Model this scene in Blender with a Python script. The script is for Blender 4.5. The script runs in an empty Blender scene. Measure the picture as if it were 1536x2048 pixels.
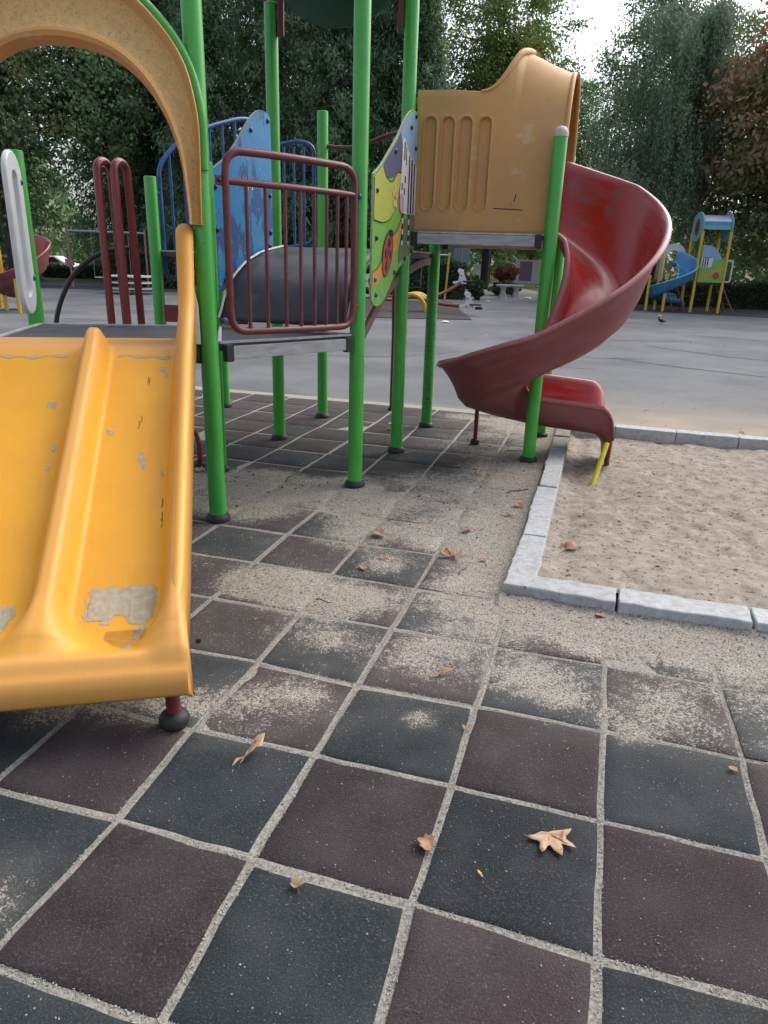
import bpy, math, random
import numpy as np
from mathutils import Vector, Matrix

rng = np.random.default_rng(7)
random.seed(7)
R = math.radians
scene = bpy.context.scene
COL = scene.collection

# ------------------------------------------------------------------ camera
CAM_H, PITCH, ROLL, FPX = 1.7089, -0.34158, 0.031166, 1408.13
cam_d = bpy.data.cameras.new('camera')
cam_d.sensor_fit = 'HORIZONTAL'
cam_d.sensor_width = 36.0
cam_d.lens = FPX / 1536 * 36.0
cam_d.clip_start = 0.05
cam_d.clip_end = 2000
cam = bpy.data.objects.new('camera', cam_d)
COL.objects.link(cam)
_f = Vector((0, math.cos(PITCH), math.sin(PITCH)))
_r0 = Vector((1, 0, 0))
_u0 = _r0.cross(_f)
_r = math.cos(ROLL) * _r0 + math.sin(ROLL) * _u0
_u = -math.sin(ROLL) * _r0 + math.cos(ROLL) * _u0
cam.matrix_world = Matrix(((_r.x, _u.x, -_f.x, 0), (_r.y, _u.y, -_f.y, 0), (_r.z, _u.z, -_f.z, CAM_H), (0, 0, 0, 1)))
scene.camera = cam

# ------------------------------------------------------------------ world, sun, exposure
SUN_EL, SUN_AZ = R(48), R(50)
world = bpy.data.worlds.new('World')
scene.world = world
world.use_nodes = True
wn, wl = world.node_tree.nodes, world.node_tree.links
bg = wn['Background']
sky = wn.new('ShaderNodeTexSky')
sky.sky_type = 'NISHITA'
sky.sun_disc = False
sky.sun_elevation = SUN_EL
sky.sun_rotation = SUN_AZ
sky.air_density = 1.0
sky.dust_density = 4.0
sky.ozone_density = 1.0
hs = wn.new('ShaderNodeHueSaturation')          # thin high overcast takes most of the blue out of the sky
hs.inputs['Saturation'].default_value = 0.58
wl.new(sky.outputs['Color'], hs.inputs['Color'])
wl.new(hs.outputs['Color'], bg.inputs['Color'])
bg.inputs['Strength'].default_value = 0.13
sun_d = bpy.data.lights.new('sun', 'SUN')
sun_d.energy = 0.7
sun_d.angle = R(60)
sun_d.color = (1.0, 0.97, 0.93)
sun = bpy.data.objects.new('sun', sun_d)
COL.objects.link(sun)
_sd = Vector((math.sin(SUN_AZ) * math.cos(SUN_EL), math.cos(SUN_AZ) * math.cos(SUN_EL), math.sin(SUN_EL)))
sun.rotation_euler = _sd.to_track_quat('Z', 'Y').to_euler()
sun.location = (0, 0, 30)
scene.view_settings.view_transform = 'Standard'
scene.view_settings.look = 'None'
scene.view_settings.gamma = 1.0
scene.view_settings.exposure = 1.08
scene.cycles.max_bounces = 6
scene.cycles.transparent_max_bounces = 6
scene.cycles.use_denoising = True

# ------------------------------------------------------------------ tile lattice -> world metres
YAW, OX, OY, T = -0.281610, -0.837976, 1.781963, 0.5
CY, SY = math.cos(YAW), math.sin(YAW)
def W(i, j, z=0.0):
    return np.array([OX + T * (i * CY - j * SY), OY + T * (i * SY + j * CY), z])
EI = np.array([CY, SY, 0.0]); EJ = np.array([-SY, CY, 0.0]); EZ = np.array([0, 0, 1.0])
def G(x, y):
    dx, dy = x - OX, y - OY
    return (dx * CY + dy * SY) / T, (-dx * SY + dy * CY) / T

# ------------------------------------------------------------------ noise on numpy
def _hash(ix, iy, seed):
    n = (ix.astype(np.int64) * 374761393 + iy.astype(np.int64) * 668265263 + seed * 144269) & 0x7fffffff
    n = (n ^ (n >> 13)) * 1274126177 & 0x7fffffff
    return ((n ^ (n >> 16)) & 0xffff) / 65535.0
def vnoise(x, y, seed=0):
    x = np.asarray(x, float); y = np.asarray(y, float)
    ix, iy = np.floor(x), np.floor(y)
    fx, fy = x - ix, y - iy
    fx = fx * fx * (3 - 2 * fx); fy = fy * fy * (3 - 2 * fy)
    a, b = _hash(ix, iy, seed), _hash(ix + 1, iy, seed)
    c, d = _hash(ix, iy + 1, seed), _hash(ix + 1, iy + 1, seed)
    return (a * (1 - fx) + b * fx) * (1 - fy) + (c * (1 - fx) + d * fx) * fy
def fbm(x, y, seed=0, octs=4):
    s, a, t = 0, 0.5, 0
    for k in range(octs):
        s = s + a * vnoise(np.asarray(x) * 2 ** k, np.asarray(y) * 2 ** k, seed + k); t += a; a *= 0.5
    return s / t
def sstep(a, b, x):
    t = np.clip((np.asarray(x, float) - a) / (b - a), 0, 1)
    return t * t * (3 - 2 * t)

# ------------------------------------------------------------------ mesh collector
class M:
    def __init__(s):
        s.v, s.f, s.m = [], [], []
    def add(s, vs, fs, mi=0):
        b = len(s.v)
        s.v += [tuple(map(float, p)) for p in vs]
        s.f += [tuple(b + k for k in f) for f in fs]
        s.m += [mi] * len(fs)
        return s
    def box(s, c, ax, ay, az, mi=0):
        c, ax, ay, az = map(np.asarray, (c, ax, ay, az))
        vs = [c + sx * ax + sy * ay + sz * az for sx in (-1, 1) for sy in (-1, 1) for sz in (-1, 1)]
        return s.add(vs, [(0, 1, 3, 2), (4, 6, 7, 5), (0, 4, 5, 1), (2, 3, 7, 6), (0, 2, 6, 4), (1, 5, 7, 3)], mi)
    def bar(s, a, b, w, h, up=(0, 0, 1), mi=0):
        a, b = np.asarray(a, float), np.asarray(b, float)
        d = b - a; L = np.linalg.norm(d); d = d / L
        x = np.cross(d, up); n = np.linalg.norm(x)
        x = np.array([1, 0, 0]) if n < 1e-6 else x / n
        y = np.cross(x, d)
        return s.box((a + b) / 2, d * L / 2, x * w / 2, y * h / 2, mi)
    def tube(s, pts, r, n=12, mi=0, closed=False, caps=True):
        P = np.asarray(pts, float); N = len(P)
        rr = np.full(N, r) if np.isscalar(r) else np.asarray(r, float)
        if closed:
            tg = np.roll(P, -1, 0) - np.roll(P, 1, 0)
        else:
            tg = np.gradient(P, axis=0)
        tg /= np.maximum(np.linalg.norm(tg, axis=1), 1e-9)[:, None]
        a = np.array([0, 0, 1.0]) if abs(tg[0][2]) < 0.9 else np.array([1.0, 0, 0])
        u = np.cross(tg[0], a); u /= np.linalg.norm(u)
        vs = []
        for k in range(N):
            u = u - tg[k] * np.dot(u, tg[k]); u /= np.linalg.norm(u)
            w = np.cross(tg[k], u)
            for q in range(n):
                t = 2 * math.pi * q / n
                vs.append(P[k] + rr[k] * (math.cos(t) * u + math.sin(t) * w))
        fs = []
        K = N if closed else N - 1
        for k in range(K):
            k2 = (k + 1) % N
            for q in range(n):
                q2 = (q + 1) % n
                fs.append((k * n + q, k * n + q2, k2 * n + q2, k2 * n + q))
        if caps and not closed:
            fs.append(tuple(range(n - 1, -1, -1))); fs.append(tuple((N - 1) * n + q for q in range(n)))
        return s.add(vs, fs, mi)
    def lathe(s, c, prof, n=20, mi=0, axis=None):
        c = np.asarray(c, float)
        if axis is None: ax, ux, uy = EZ, np.array([1.0, 0, 0]), np.array([0, 1.0, 0])
        else:
            ax = np.asarray(axis, float); ax = ax / np.linalg.norm(ax)
            ux = np.cross(ax, (0.3, 0.2, 1)); ux /= np.linalg.norm(ux); uy = np.cross(ax, ux)
        vs, fs = [], []
        for r, z in prof:
            for q in range(n):
                t = 2 * math.pi * q / n
                vs.append(c + ax * z + r * (math.cos(t) * ux + math.sin(t) * uy))
        for k in range(len(prof) - 1):
            for q in range(n):
                q2 = (q + 1) % n
                fs.append((k * n + q, k * n + q2, (k + 1) * n + q2, (k + 1) * n + q))
        fs.append(tuple(range(n - 1, -1, -1))); fs.append(tuple((len(prof) - 1) * n + q for q in range(n)))
        return s.add(vs, fs, mi)
    def prism(s, poly, o, ux, uy, d, mi=0, side=None):
        """flat outline poly (x, y) in the frame o, ux, uy; thickness vector d"""
        o, ux, uy, d = (np.asarray(k, float) for k in (o, ux, uy, d))
        n = len(poly)
        vs = [o + ux * p[0] + uy * p[1] for p in poly] + [o + ux * p[0] + uy * p[1] + d for p in poly]
        fl = np.dot(np.cross(ux, uy), d) > 0
        a, b = tuple(range(n)), tuple(range(n, 2 * n))
        area = sum(poly[k][0] * poly[(k + 1) % n][1] - poly[(k + 1) % n][0] * poly[k][1] for k in range(n))
        ccw = (area > 0) == fl
        s.add(vs, [a[::-1] if ccw else a, b if ccw else b[::-1]], mi)
        base = len(s.v) - 2 * n
        for k in range(n):
            k2 = (k + 1) % n
            q = (base + k, base + k2, base + n + k2, base + n + k)
            s.f.append(q if ccw else q[::-1]); s.m.append(mi if side is None else side)
        return s
    def grid(s, P, mi=0, flip=False):
        P = np.asarray(P, float); nu, nv = P.shape[:2]
        fs = []
        for a in range(nu - 1):
            for b in range(nv - 1):
                q = (a * nv + b, (a + 1) * nv + b, (a + 1) * nv + b + 1, a * nv + b + 1)
                fs.append(q[::-1] if flip else q)
        return s.add(P.reshape(-1, 3), fs, mi)

ORG = {}
def _mesh(name, m, mats, org, smooth=35):
    me = bpy.data.meshes.new(name)
    v = np.asarray(m.v, float) - np.asarray(org)
    me.from_pydata([tuple(p) for p in v], [], m.f)
    for k in mats: me.materials.append(k)
    if len(mats) > 1: me.polygons.foreach_set('material_index', m.m)
    if smooth:
        me.polygons.foreach_set('use_smooth', [True] * len(me.polygons))
        me.update()
        me.set_sharp_from_angle(angle=R(smooth))
    me.update()
    return me
def obj(name, m, mats, parent=None, smooth=35, bevel=0, bseg=2, solid=0, org=None):
    if not isinstance(mats, (list, tuple)): mats = [mats]
    if org is None:
        org = ORG[parent.name] if parent is not None else np.zeros(3)
    me = _mesh(name, m, mats, org, smooth)
    o = bpy.data.objects.new(name, me)
    COL.objects.link(o)
    if parent is not None: o.parent = parent; o.location = np.asarray(org) - ORG[parent.name]
    else: o.location = org
    ORG[o.name] = np.asarray(org, float)
    if solid:
        md = o.modifiers.new('solid', 'SOLIDIFY'); md.thickness = abs(solid); md.offset = -1 if solid > 0 else 1
        md.use_quality_normals = True
        if len(mats) > 1: md.material_offset = 1; md.material_offset_rim = 0
    if bevel:
        md = o.modifiers.new('bevel', 'BEVEL'); md.width = bevel; md.segments = bseg; md.limit_method = 'ANGLE'; md.angle_limit = R(40)
    return o
def tag(o, label=None, cat=None, group=None, kind=None):
    if label: o['label'] = label
    if cat: o['category'] = cat
    if group: o['group'] = group
    if kind: o['kind'] = kind
    return o
def empty(name, loc, label=None, cat=None, group=None):
    o = bpy.data.objects.new(name, None)
    COL.objects.link(o); o.location = loc; o.empty_display_size = 0.2
    ORG[o.name] = np.asarray(loc, float)
    return tag(o, label, cat, group)
def copy_tree(o, parent=None):
    c = o.copy(); COL.objects.link(c)
    if parent is not None: c.parent = parent
    for ch in [k for k in bpy.data.objects if k.parent == o]: copy_tree(ch, c)
    return c

# ------------------------------------------------------------------ materials
def mat(name, c1, c2=None, scale=6.0, lo=0.35, hi=0.65, detail=5, rough=0.5, rvar=0.12, bump=0.0, bscale=80.0, spec=0.5,
        c3=None, s3=60.0, t3=0.68, w3=0.04, coat=0.0, trans=0.0, stretch=None, attr=None, ca=None, metal=0.0, rand=0.0, sheen=0):
    m = bpy.data.materials.new(name); m.use_nodes = True
    n, l = m.node_tree.nodes, m.node_tree.links
    b = n['Principled BSDF']
    tc = n.new('ShaderNodeTexCoord')
    vec = tc.outputs['Object']
    if stretch:
        mp = n.new('ShaderNodeMapping'); mp.inputs['Scale'].default_value = stretch
        l.new(vec, mp.inputs['Vector']); vecs = mp.outputs['Vector']
    else: vecs = vec
    def noise(sc, dt, v):
        t = n.new('ShaderNodeTexNoise'); t.inputs['Scale'].default_value = sc; t.inputs['Detail'].default_value = dt
        t.inputs['Roughness'].default_value = 0.6
        l.new(v, t.inputs['Vector']); return t
    def ramp(src, a, c):
        r = n.new('ShaderNodeMapRange'); r.inputs['From Min'].default_value = a; r.inputs['From Max'].default_value = c
        l.new(src, r.inputs['Value']); return r.outputs['Result']
    def mix(fac, a, c):
        x = n.new('ShaderNodeMix'); x.data_type = 'RGBA'
        l.new(fac, x.inputs[0])
        for k, q in ((6, a), (7, c)):
            if isinstance(q, tuple): x.inputs[k].default_value = (*q, 1)
            else: l.new(q, x.inputs[k])
        return x.outputs[2]
    nz = noise(scale, detail, vecs)
    col = c1
    if c2 is not None: col = mix(ramp(nz.outputs['Fac'], lo, hi), c1, c2)
    if attr:
        at = n.new('ShaderNodeAttribute'); at.attribute_name = attr
        col = mix(at.outputs['Fac'], col, ca)
    if c3 is not None:
        n3 = noise(s3, 3, vec)
        col = mix(ramp(n3.outputs['Fac'], t3, t3 + w3), col, c3)
    if rand:
        oi = n.new('ShaderNodeObjectInfo')
        hv = n.new('ShaderNodeHueSaturation')
        l.new(ramp(oi.outputs['Random'], 0, 1), hv.inputs['Value'])
        mr = hv.inputs['Value'].links[0].from_node
        mr.inputs['To Min'].default_value = 1 - rand; mr.inputs['To Max'].default_value = 1 + rand
        if isinstance(col, tuple): hv.inputs['Color'].default_value = (*col, 1)
        else: l.new(col, hv.inputs['Color'])
        col = hv.outputs['Color']
    if isinstance(col, tuple): b.inputs['Base Color'].default_value = (*col, 1)
    else: l.new(col, b.inputs['Base Color'])
    rr = n.new('ShaderNodeMapRange'); rr.inputs['To Min'].default_value = max(0.03, rough - rvar); rr.inputs['To Max'].default_value = min(1, rough + rvar)
    rr.inputs['From Min'].default_value = 0.3; rr.inputs['From Max'].default_value = 0.7
    l.new(nz.outputs['Fac'], rr.inputs['Value']); l.new(rr.outputs['Result'], b.inputs['Roughness'])
    b.inputs['Specular IOR Level'].default_value = spec
    b.inputs['Metallic'].default_value = metal
    if coat: b.inputs['Coat Weight'].default_value = coat; b.inputs['Coat Roughness'].default_value = 0.15
    if bump:
        bn = noise(bscale, 4, vec); bp = n.new('ShaderNodeBump'); bp.inputs['Strength'].default_value = bump; bp.inputs['Distance'].default_value = 0.01
        l.new(bn.outputs['Fac'], bp.inputs['Height']); l.new(bp.outputs['Normal'], b.inputs['Normal'])
    return m

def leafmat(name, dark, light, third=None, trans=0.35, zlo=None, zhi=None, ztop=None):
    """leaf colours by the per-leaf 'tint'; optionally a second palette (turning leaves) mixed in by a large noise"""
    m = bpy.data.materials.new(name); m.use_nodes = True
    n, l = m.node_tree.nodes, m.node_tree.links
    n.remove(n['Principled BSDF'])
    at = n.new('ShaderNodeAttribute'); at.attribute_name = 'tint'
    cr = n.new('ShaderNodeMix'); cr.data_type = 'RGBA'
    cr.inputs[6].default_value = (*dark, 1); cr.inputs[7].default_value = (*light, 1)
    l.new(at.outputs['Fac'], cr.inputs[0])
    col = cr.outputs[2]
    if third:
        a2 = n.new('ShaderNodeAttribute'); a2.attribute_name = 'turn'
        mx = n.new('ShaderNodeMix'); mx.data_type = 'RGBA'
        l.new(a2.outputs['Fac'], mx.inputs[0]); l.new(col, mx.inputs[6]); mx.inputs[7].default_value = (*third, 1)
        col = mx.outputs[2]
    d = n.new('ShaderNodeBsdfDiffuse'); t = n.new('ShaderNodeBsdfTranslucent'); g = n.new('ShaderNodeBsdfGlossy')
    g.inputs['Roughness'].default_value = 0.45
    l.new(col, d.inputs['Color']); l.new(col, t.inputs['Color'])
    a = n.new('ShaderNodeMixShader'); a.inputs[0].default_value = trans
    l.new(d.outputs[0], a.inputs[1]); l.new(t.outputs[0], a.inputs[2])
    b = n.new('ShaderNodeMixShader'); b.inputs[0].default_value = 0.04
    l.new(a.outputs[0], b.inputs[1]); l.new(g.outputs[0], b.inputs[2])
    l.new(b.outputs[0], n['Material Output'].inputs['Surface'])
    return m

MT = {}
MT['green'] = mat('green_paint', (0.045, 0.33, 0.04), (0.06, 0.37, 0.05), 5, rough=0.36, rvar=0.08, c3=(0.03, 0.09, 0.03), s3=48, t3=0.675, w3=0.03, coat=0.15, rand=0.08)
MT['green_chip'] = mat('chipped_green_paint', (0.04, 0.28, 0.035), (0.05, 0.33, 0.045), 5, rough=0.45, c3=(0.025, 0.045, 0.03), s3=45, t3=0.60, w3=0.03)
MT['maroon'] = mat('maroon_paint', (0.105, 0.016, 0.019), (0.145, 0.027, 0.030), 9, rough=0.42, c3=(0.30, 0.13, 0.12), s3=70, t3=0.73, w3=0.05, bump=0.05, bscale=160)
MT['red_rail'] = mat('dark_red_paint', (0.17, 0.011, 0.015), (0.23, 0.022, 0.026), 7, rough=0.33, c3=(0.03, 0.02, 0.02), s3=26, t3=0.68, w3=0.05, coat=0.2, stretch=(1, 1, 0.3))
MT['rubber'] = mat('black_rubber', (0.012, 0.013, 0.015), (0.022, 0.023, 0.025), 20, rough=0.62, bump=0.1)
MT['ramp'] = mat('ramp_rubber', (0.026, 0.028, 0.035), (0.040, 0.043, 0.051), 2.5, rough=0.40, rvar=0.1, c3=(0.060, 0.063, 0.070), s3=3.5, t3=0.60, w3=0.03, bump=0.05, bscale=200)
MT['deck'] = mat('deck_rubber', (0.032, 0.035, 0.042), (0.055, 0.058, 0.066), 5, rough=0.55, c3=(0.11, 0.11, 0.11), s3=90, t3=0.70, w3=0.06, bump=0.12, bscale=150)
MT['deck_edge'] = mat('white_deck_edge', (0.55, 0.56, 0.58), (0.36, 0.36, 0.36), 14, rough=0.6, c3=(0.16, 0.14, 0.12), s3=30, t3=0.66)
MT['alu'] = mat('grey_beam_paint', (0.40, 0.41, 0.43), (0.27, 0.28, 0.29), 6, rough=0.5, stretch=(1, 1, 6), c3=(0.14, 0.10, 0.07), s3=14, t3=0.66, w3=0.1)
MT['slide'] = mat('yellow_plastic', (0.74, 0.35, 0.014), (0.68, 0.315, 0.018), 3, rough=0.46, rvar=0.1, spec=0.4, attr='fade', ca=(0.64, 0.31, 0.075), c3=(0.40, 0.23, 0.06), s3=48, t3=0.735, w3=0.03, bump=0.02, bscale=60)
MT['slide_worn'] = mat('bare_worn_plastic', (0.44, 0.38, 0.27), (0.34, 0.29, 0.20), 40, rough=0.75, bump=0.15, bscale=220)
MT['tan'] = mat('sunbleached_orange_plastic', (0.57, 0.29, 0.085), (0.50, 0.275, 0.11), 3.2, rough=0.55, rvar=0.1, c3=(0.58, 0.40, 0.24), s3=5, t3=0.60, w3=0.12, bump=0.06, bscale=200)
MT['tan_dirty'] = mat('lichen_stained_orange_plastic', (0.68, 0.42, 0.16), (0.58, 0.36, 0.15), 26, lo=.42, hi=.62, detail=8, rough=0.75, c3=(0.32, 0.20, 0.10), s3=95, t3=0.57, w3=0.12, bump=0.15, bscale=160)
MT['tan_in'] = mat('orange_plastic_inside', (0.40, 0.15, 0.02), (0.34, 0.13, 0.025), 4, rough=0.5)
MT['cream'] = mat('cream_cap_plastic', (0.52, 0.50, 0.42), (0.42, 0.40, 0.34), 20, rough=0.5)
MT['spiral_in'] = mat('glossy_red_plastic', (0.38, 0.014, 0.012), (0.30, 0.014, 0.014), 2.2, rough=0.26, rvar=0.1, c3=(0.24, 0.06, 0.065), s3=4.5, t3=0.56, w3=0.12, coat=0.25, attr='fade', ca=(0.34, 0.12, 0.125))
MT['spiral_out'] = mat('dull_red_plastic', (0.165, 0.034, 0.036), (0.20, 0.055, 0.056), 3.5, rough=0.5, c3=(0.27, 0.13, 0.125), s3=22, t3=0.70, w3=0.06, bump=0.1, bscale=120, attr='fade', ca=(0.34, 0.12, 0.125))
MT['yellow_post'] = mat('yellow_paint', (0.62, 0.40, 0.02), (0.55, 0.34, 0.02), 8, rough=0.4, c3=(0.2, 0.12, 0.03), s3=50, t3=0.7)
MT['lemon'] = mat('lemon_yellow_paint', (0.62, 0.55, 0.02), (0.5, 0.42, 0.02), 20, rough=0.45, c3=(0.25, 0.2, 0.05), s3=70, t3=0.62)
MT['blue_bar'] = mat('blue_paint', (0.012, 0.06, 0.22), (0.02, 0.10, 0.30), 8, rough=0.35, c3=(0.2, 0.3, 0.45), s3=40, t3=0.72)
MT['blue_board'] = mat('peeling_blue_paint', (0.020, 0.20, 0.45), (0.010, 0.075, 0.25), 4.2, lo=0.495, hi=0.53, detail=10, rough=0.42, c3=(0.32, 0.42, 0.50), s3=42, t3=0.665, w3=0.015, stretch=(1, 1, 0.6))
MT['ply'] = mat('plywood_edge', (0.46, 0.43, 0.38), (0.30, 0.27, 0.23), 30, rough=0.7)
MT['white_pl'] = mat('white_plastic', (0.66, 0.67, 0.68), (0.55, 0.56, 0.57), 5, rough=0.45, c3=(0.45, 0.42, 0.36), s3=18, t3=0.68)
MT['white_worn'] = mat('white_plate_with_yellow_scuffs', (0.66, 0.66, 0.64), (0.55, 0.55, 0.53), 5, rough=0.55, c3=(0.60, 0.36, 0.06), s3=16, t3=0.60, w3=0.03, stretch=(1, 1, 0.4))
MT['bolt_blue'] = mat('blue_bolt_cap', (0.02, 0.06, 0.2), rough=0.4)
MT['bolt_dark'] = mat('dark_bolt_cap', (0.01, 0.015, 0.03), rough=0.4)
MT['roof'] = mat('dark_green_plastic', (0.012, 0.055, 0.028), (0.016, 0.068, 0.035), 4, rough=0.55)
MT['black_tube'] = mat('black_tube_paint', (0.013, 0.013, 0.014), (0.03, 0.02, 0.02), 12, rough=0.42)
MT['brown_beam'] = mat('brown_beam_paint', (0.10, 0.055, 0.05), (0.16, 0.10, 0.09), 8, rough=0.6)
for nm, c in dict(sky_p=(0.22, 0.36, 0.52), hill_p=(0.085, 0.10, 0.18), lime_p=(0.40, 0.44, 0.09), grass_p=(0.16, 0.40, 0.07), orange_p=(0.58, 0.27, 0.03),
                  olive_p=(0.10, 0.16, 0.09), black_p=(0.012, 0.012, 0.014), white_p=(0.60, 0.60, 0.62), bug_p=(0.33, 0.055, 0.04), petal_p=(0.60, 0.42, 0.16), pink_p=(0.45, 0.30, 0.33)).items():
    MT[nm] = mat('paint_' + nm, c, tuple(k * 0.86 for k in c), 12, rough=0.4)

def add_streak(m, colr, amt, fs=1.2, fa=40.0):
    """long scuffs that run along a chute: noise stretched along its own run ('su' along, 'sa' across)"""
    n, l = m.node_tree.nodes, m.node_tree.links
    b = n['Principled BSDF']; src = b.inputs['Base Color'].links[0].from_socket
    A = []
    for nm in ('su', 'sa'):
        at = n.new('ShaderNodeAttribute'); at.attribute_name = nm; A.append(at.outputs['Fac'])
    cx = n.new('ShaderNodeCombineXYZ'); l.new(A[0], cx.inputs[0]); l.new(A[1], cx.inputs[1])
    mp = n.new('ShaderNodeMapping'); mp.inputs['Scale'].default_value = (fs, fa, 1); l.new(cx.outputs[0], mp.inputs['Vector'])
    t = n.new('ShaderNodeTexNoise'); t.inputs['Scale'].default_value = 1.0; t.inputs['Detail'].default_value = 5; l.new(mp.outputs[0], t.inputs['Vector'])
    r = n.new('ShaderNodeMapRange'); r.inputs['From Min'].default_value = .48; r.inputs['From Max'].default_value = .72; r.inputs['To Max'].default_value = amt; l.new(t.outputs['Fac'], r.inputs['Value'])
    x = n.new('ShaderNodeMix'); x.data_type = 'RGBA'; l.new(r.outputs['Result'], x.inputs[0]); l.new(src, x.inputs[6]); x.inputs[7].default_value = (*colr, 1)
    l.new(x.outputs[2], b.inputs['Base Color'])
    old = b.inputs['Roughness'].links[0].from_socket
    ad = n.new('ShaderNodeMath'); ad.operation = 'MULTIPLY_ADD'; l.new(r.outputs['Result'], ad.inputs[0]); ad.inputs[1].default_value = .35; l.new(old, ad.inputs[2])
    l.new(ad.outputs[0], b.inputs['Roughness'])
add_streak(MT['slide'], (0.66, 0.40, 0.10), .28)
add_streak(MT['spiral_in'], (0.30, 0.085, 0.085), .55, 2.5, 30)
add_streak(MT['spiral_out'], (0.27, 0.12, 0.115), .4, 3, 20)
# ------------------------------------------------------------------ ground: where the loose sand lies (tile lattice coordinates)
BLOBS = [(-.45, 3.54, .80, .50, 1.0), (.35, 3.40, .60, .36, .95), (.46, 4.54, .25, .25, .72), (.94, 5.8, .5, .5, .9), (-2.2, 5.75, .85, .75, .9),
         (-1.3, 6.7, .8, .7, .85), (.21, 6.9, .6, .6, .8), (2.56, 2.55, .42, .36, .62), (3.46, 2.45, .6, .55, .66), (3.3, 2.2, .25, .2, .6), (2.2, 3.75, .6, .5, .9),
         (3.0, 3.75, .9, .55, .98), (4.3, 3.75, 1.5, .55, .98), (1.5, 3.85, .55, .5, .82), (-.7, 1.12, .75, .28, .74), (-1.3, .95, .5, .3, .62), (-.3, -.75, .22, .3, .62),
         (1.66, 1.65, .16, .16, .62), (.46, 1.55, .42, .36, .50), (1.46, 2.65, .45, .4, .50), (.63, 2.64, .42, .4, .52), (-.42, 6.2, .5, .4, .7),
         (1.6, 5.2, .6, 1.1, .9), (1.4, 7.0, .8, 1.3, .85), (1.1, 8.6, .8, 1.1, .75), (1.4, 9.8, .6, 1.4, .9), (1.3, 12.3, .9, 1.0, .8), (0.4, 13.4, 1.5, .6, .7),
         (-2.9, 6.6, .9, .6, .8), (-4.2, 6.2, .9, .8, .7), (-.1, 8.0, .6, .5, .6), (-2.4, 7.3, 1.0, .45, .75), (-.9, 7.35, .5, .4, .9), (.2, 10.8, .9, 1.2, .45),
         (5.2, 2.8, .5, .7, .7), (4.3, 2.9, .4, .3, .5), (-5.5, 6.5, 1.2, .8, .6), (-.3, 4.95, .5, .42, .45), (.45, 4.55, .5, .45, .35), (.6, 5.4, .7, .5, .5), (.1, 2.6, .6, .5, .3), (1.9, 2.9, .7, .5, .45), (4.6, 2.2, .5, .5, .4), (.2, 1.5, .7, .5, .3), (-.2, 5.6, .7, .5, .6)]
def sand_mask(i, j):
    i, j = np.asarray(i, float), np.asarray(j, float)
    k = np.zeros_like(i + j)
    di = 0.22 * (fbm(i * 1.7, j * 1.7, 3) - .5) * 2; dj = 0.22 * (fbm(i * 1.7, j * 1.7, 9) - .5) * 2
    for (a, b, ra, rb, s) in BLOBS:
        d2 = ((i + di - a) / ra) ** 2 + ((j + dj - b) / rb) ** 2
        k = 1 - (1 - k) * (1 - s * np.exp(-0.75 * d2 ** 1.4))
    edge = 0.74 * sstep(0.55, 1.5, i) * sstep(4.2, 5.2, j)
    k = np.maximum(k, edge)
    k = np.maximum(k, 0.30 * sstep(7.4, 6.2, j) * sstep(1.2, 2.4, j + 0.0 * i) * sstep(-6, -4, i))
    k = np.maximum(k, 0.20 * sstep(6, 7.5, j))
    return np.clip(k, 0, 1)

MT['tile_black'] = mat('tile_black_rubber', (0.012, 0.018, 0.022), (0.019, 0.026, 0.030), 3, rough=0.85, spec=0.3, bump=0.55, bscale=150, rand=0.25)
MT['tile_brown'] = mat('tile_brown_rubber', (0.030, 0.018, 0.020), (0.038, 0.025, 0.027), 3, rough=0.85, spec=0.3, bump=0.55, bscale=150, rand=0.25)
MT['sand'] = mat('pale_sand', (0.45, 0.415, 0.36), (0.24, 0.21, 0.17), 130, lo=.40, hi=.60, detail=3, rough=0.95, spec=0.15, bump=1.0, bscale=150, c3=(0.085, 0.072, 0.058), s3=75, t3=0.585, w3=0.05)
MT['pit_sand'] = mat('pit_sand', (0.37, 0.325, 0.27), (0.255, 0.22, 0.18), 9, detail=10, rough=0.95, spec=0.15, bump=1.0, bscale=90, c3=(0.12, 0.09, 0.065), s3=30, t3=0.59, w3=0.06)
MT['joint'] = mat('joint_grit', (0.50, 0.47, 0.42), (0.30, 0.28, 0.24), 110, lo=.38, hi=.6, rough=0.95, spec=0.15, bump=1.0, bscale=300, c3=(0.12, 0.11, 0.10), s3=60, t3=0.64)
MT['asphalt'] = mat('worn_asphalt', (0.105, 0.113, 0.122), (0.170, 0.177, 0.183), 0.35, lo=.40, hi=.60, detail=14, rough=0.9, spec=0.25, bump=0.5, bscale=120, c3=(0.30, 0.30, 0.29), s3=42, t3=0.64, w3=0.06, attr='sand', ca=(0.33, 0.28, 0.21))
MT['kerb'] = mat('concrete_kerb', (0.47, 0.485, 0.495), (0.37, 0.38, 0.385), 22, lo=.4, hi=.62, rough=0.9, spec=0.2, bump=0.8, bscale=110, c3=(0.22, 0.21, 0.19), s3=38, t3=0.65, w3=0.05, rand=0.08)
MT['kerb_dark'] = mat('weathered_kerb', (0.28, 0.27, 0.245), (0.20, 0.19, 0.17), 14, rough=0.85, spec=0.25, bump=0.5, bscale=140, c3=(0.10, 0.09, 0.08), s3=50, t3=0.62, rand=0.1)
MT['earth'] = mat('bare_earth', (0.085, 0.062, 0.045), (0.13, 0.10, 0.075), 0.7, rough=0.95, spec=0.1, c3=(0.18, 0.11, 0.06), s3=6, t3=0.56)
MT['grass'] = mat('far_grass', (0.07, 0.10, 0.03), (0.12, 0.13, 0.05), 1.5, rough=0.95, spec=0.1)
MT['paving'] = mat('pale_paving', (0.24, 0.24, 0.235), (0.19, 0.19, 0.185), 2.0, rough=0.9, spec=0.2)
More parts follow.
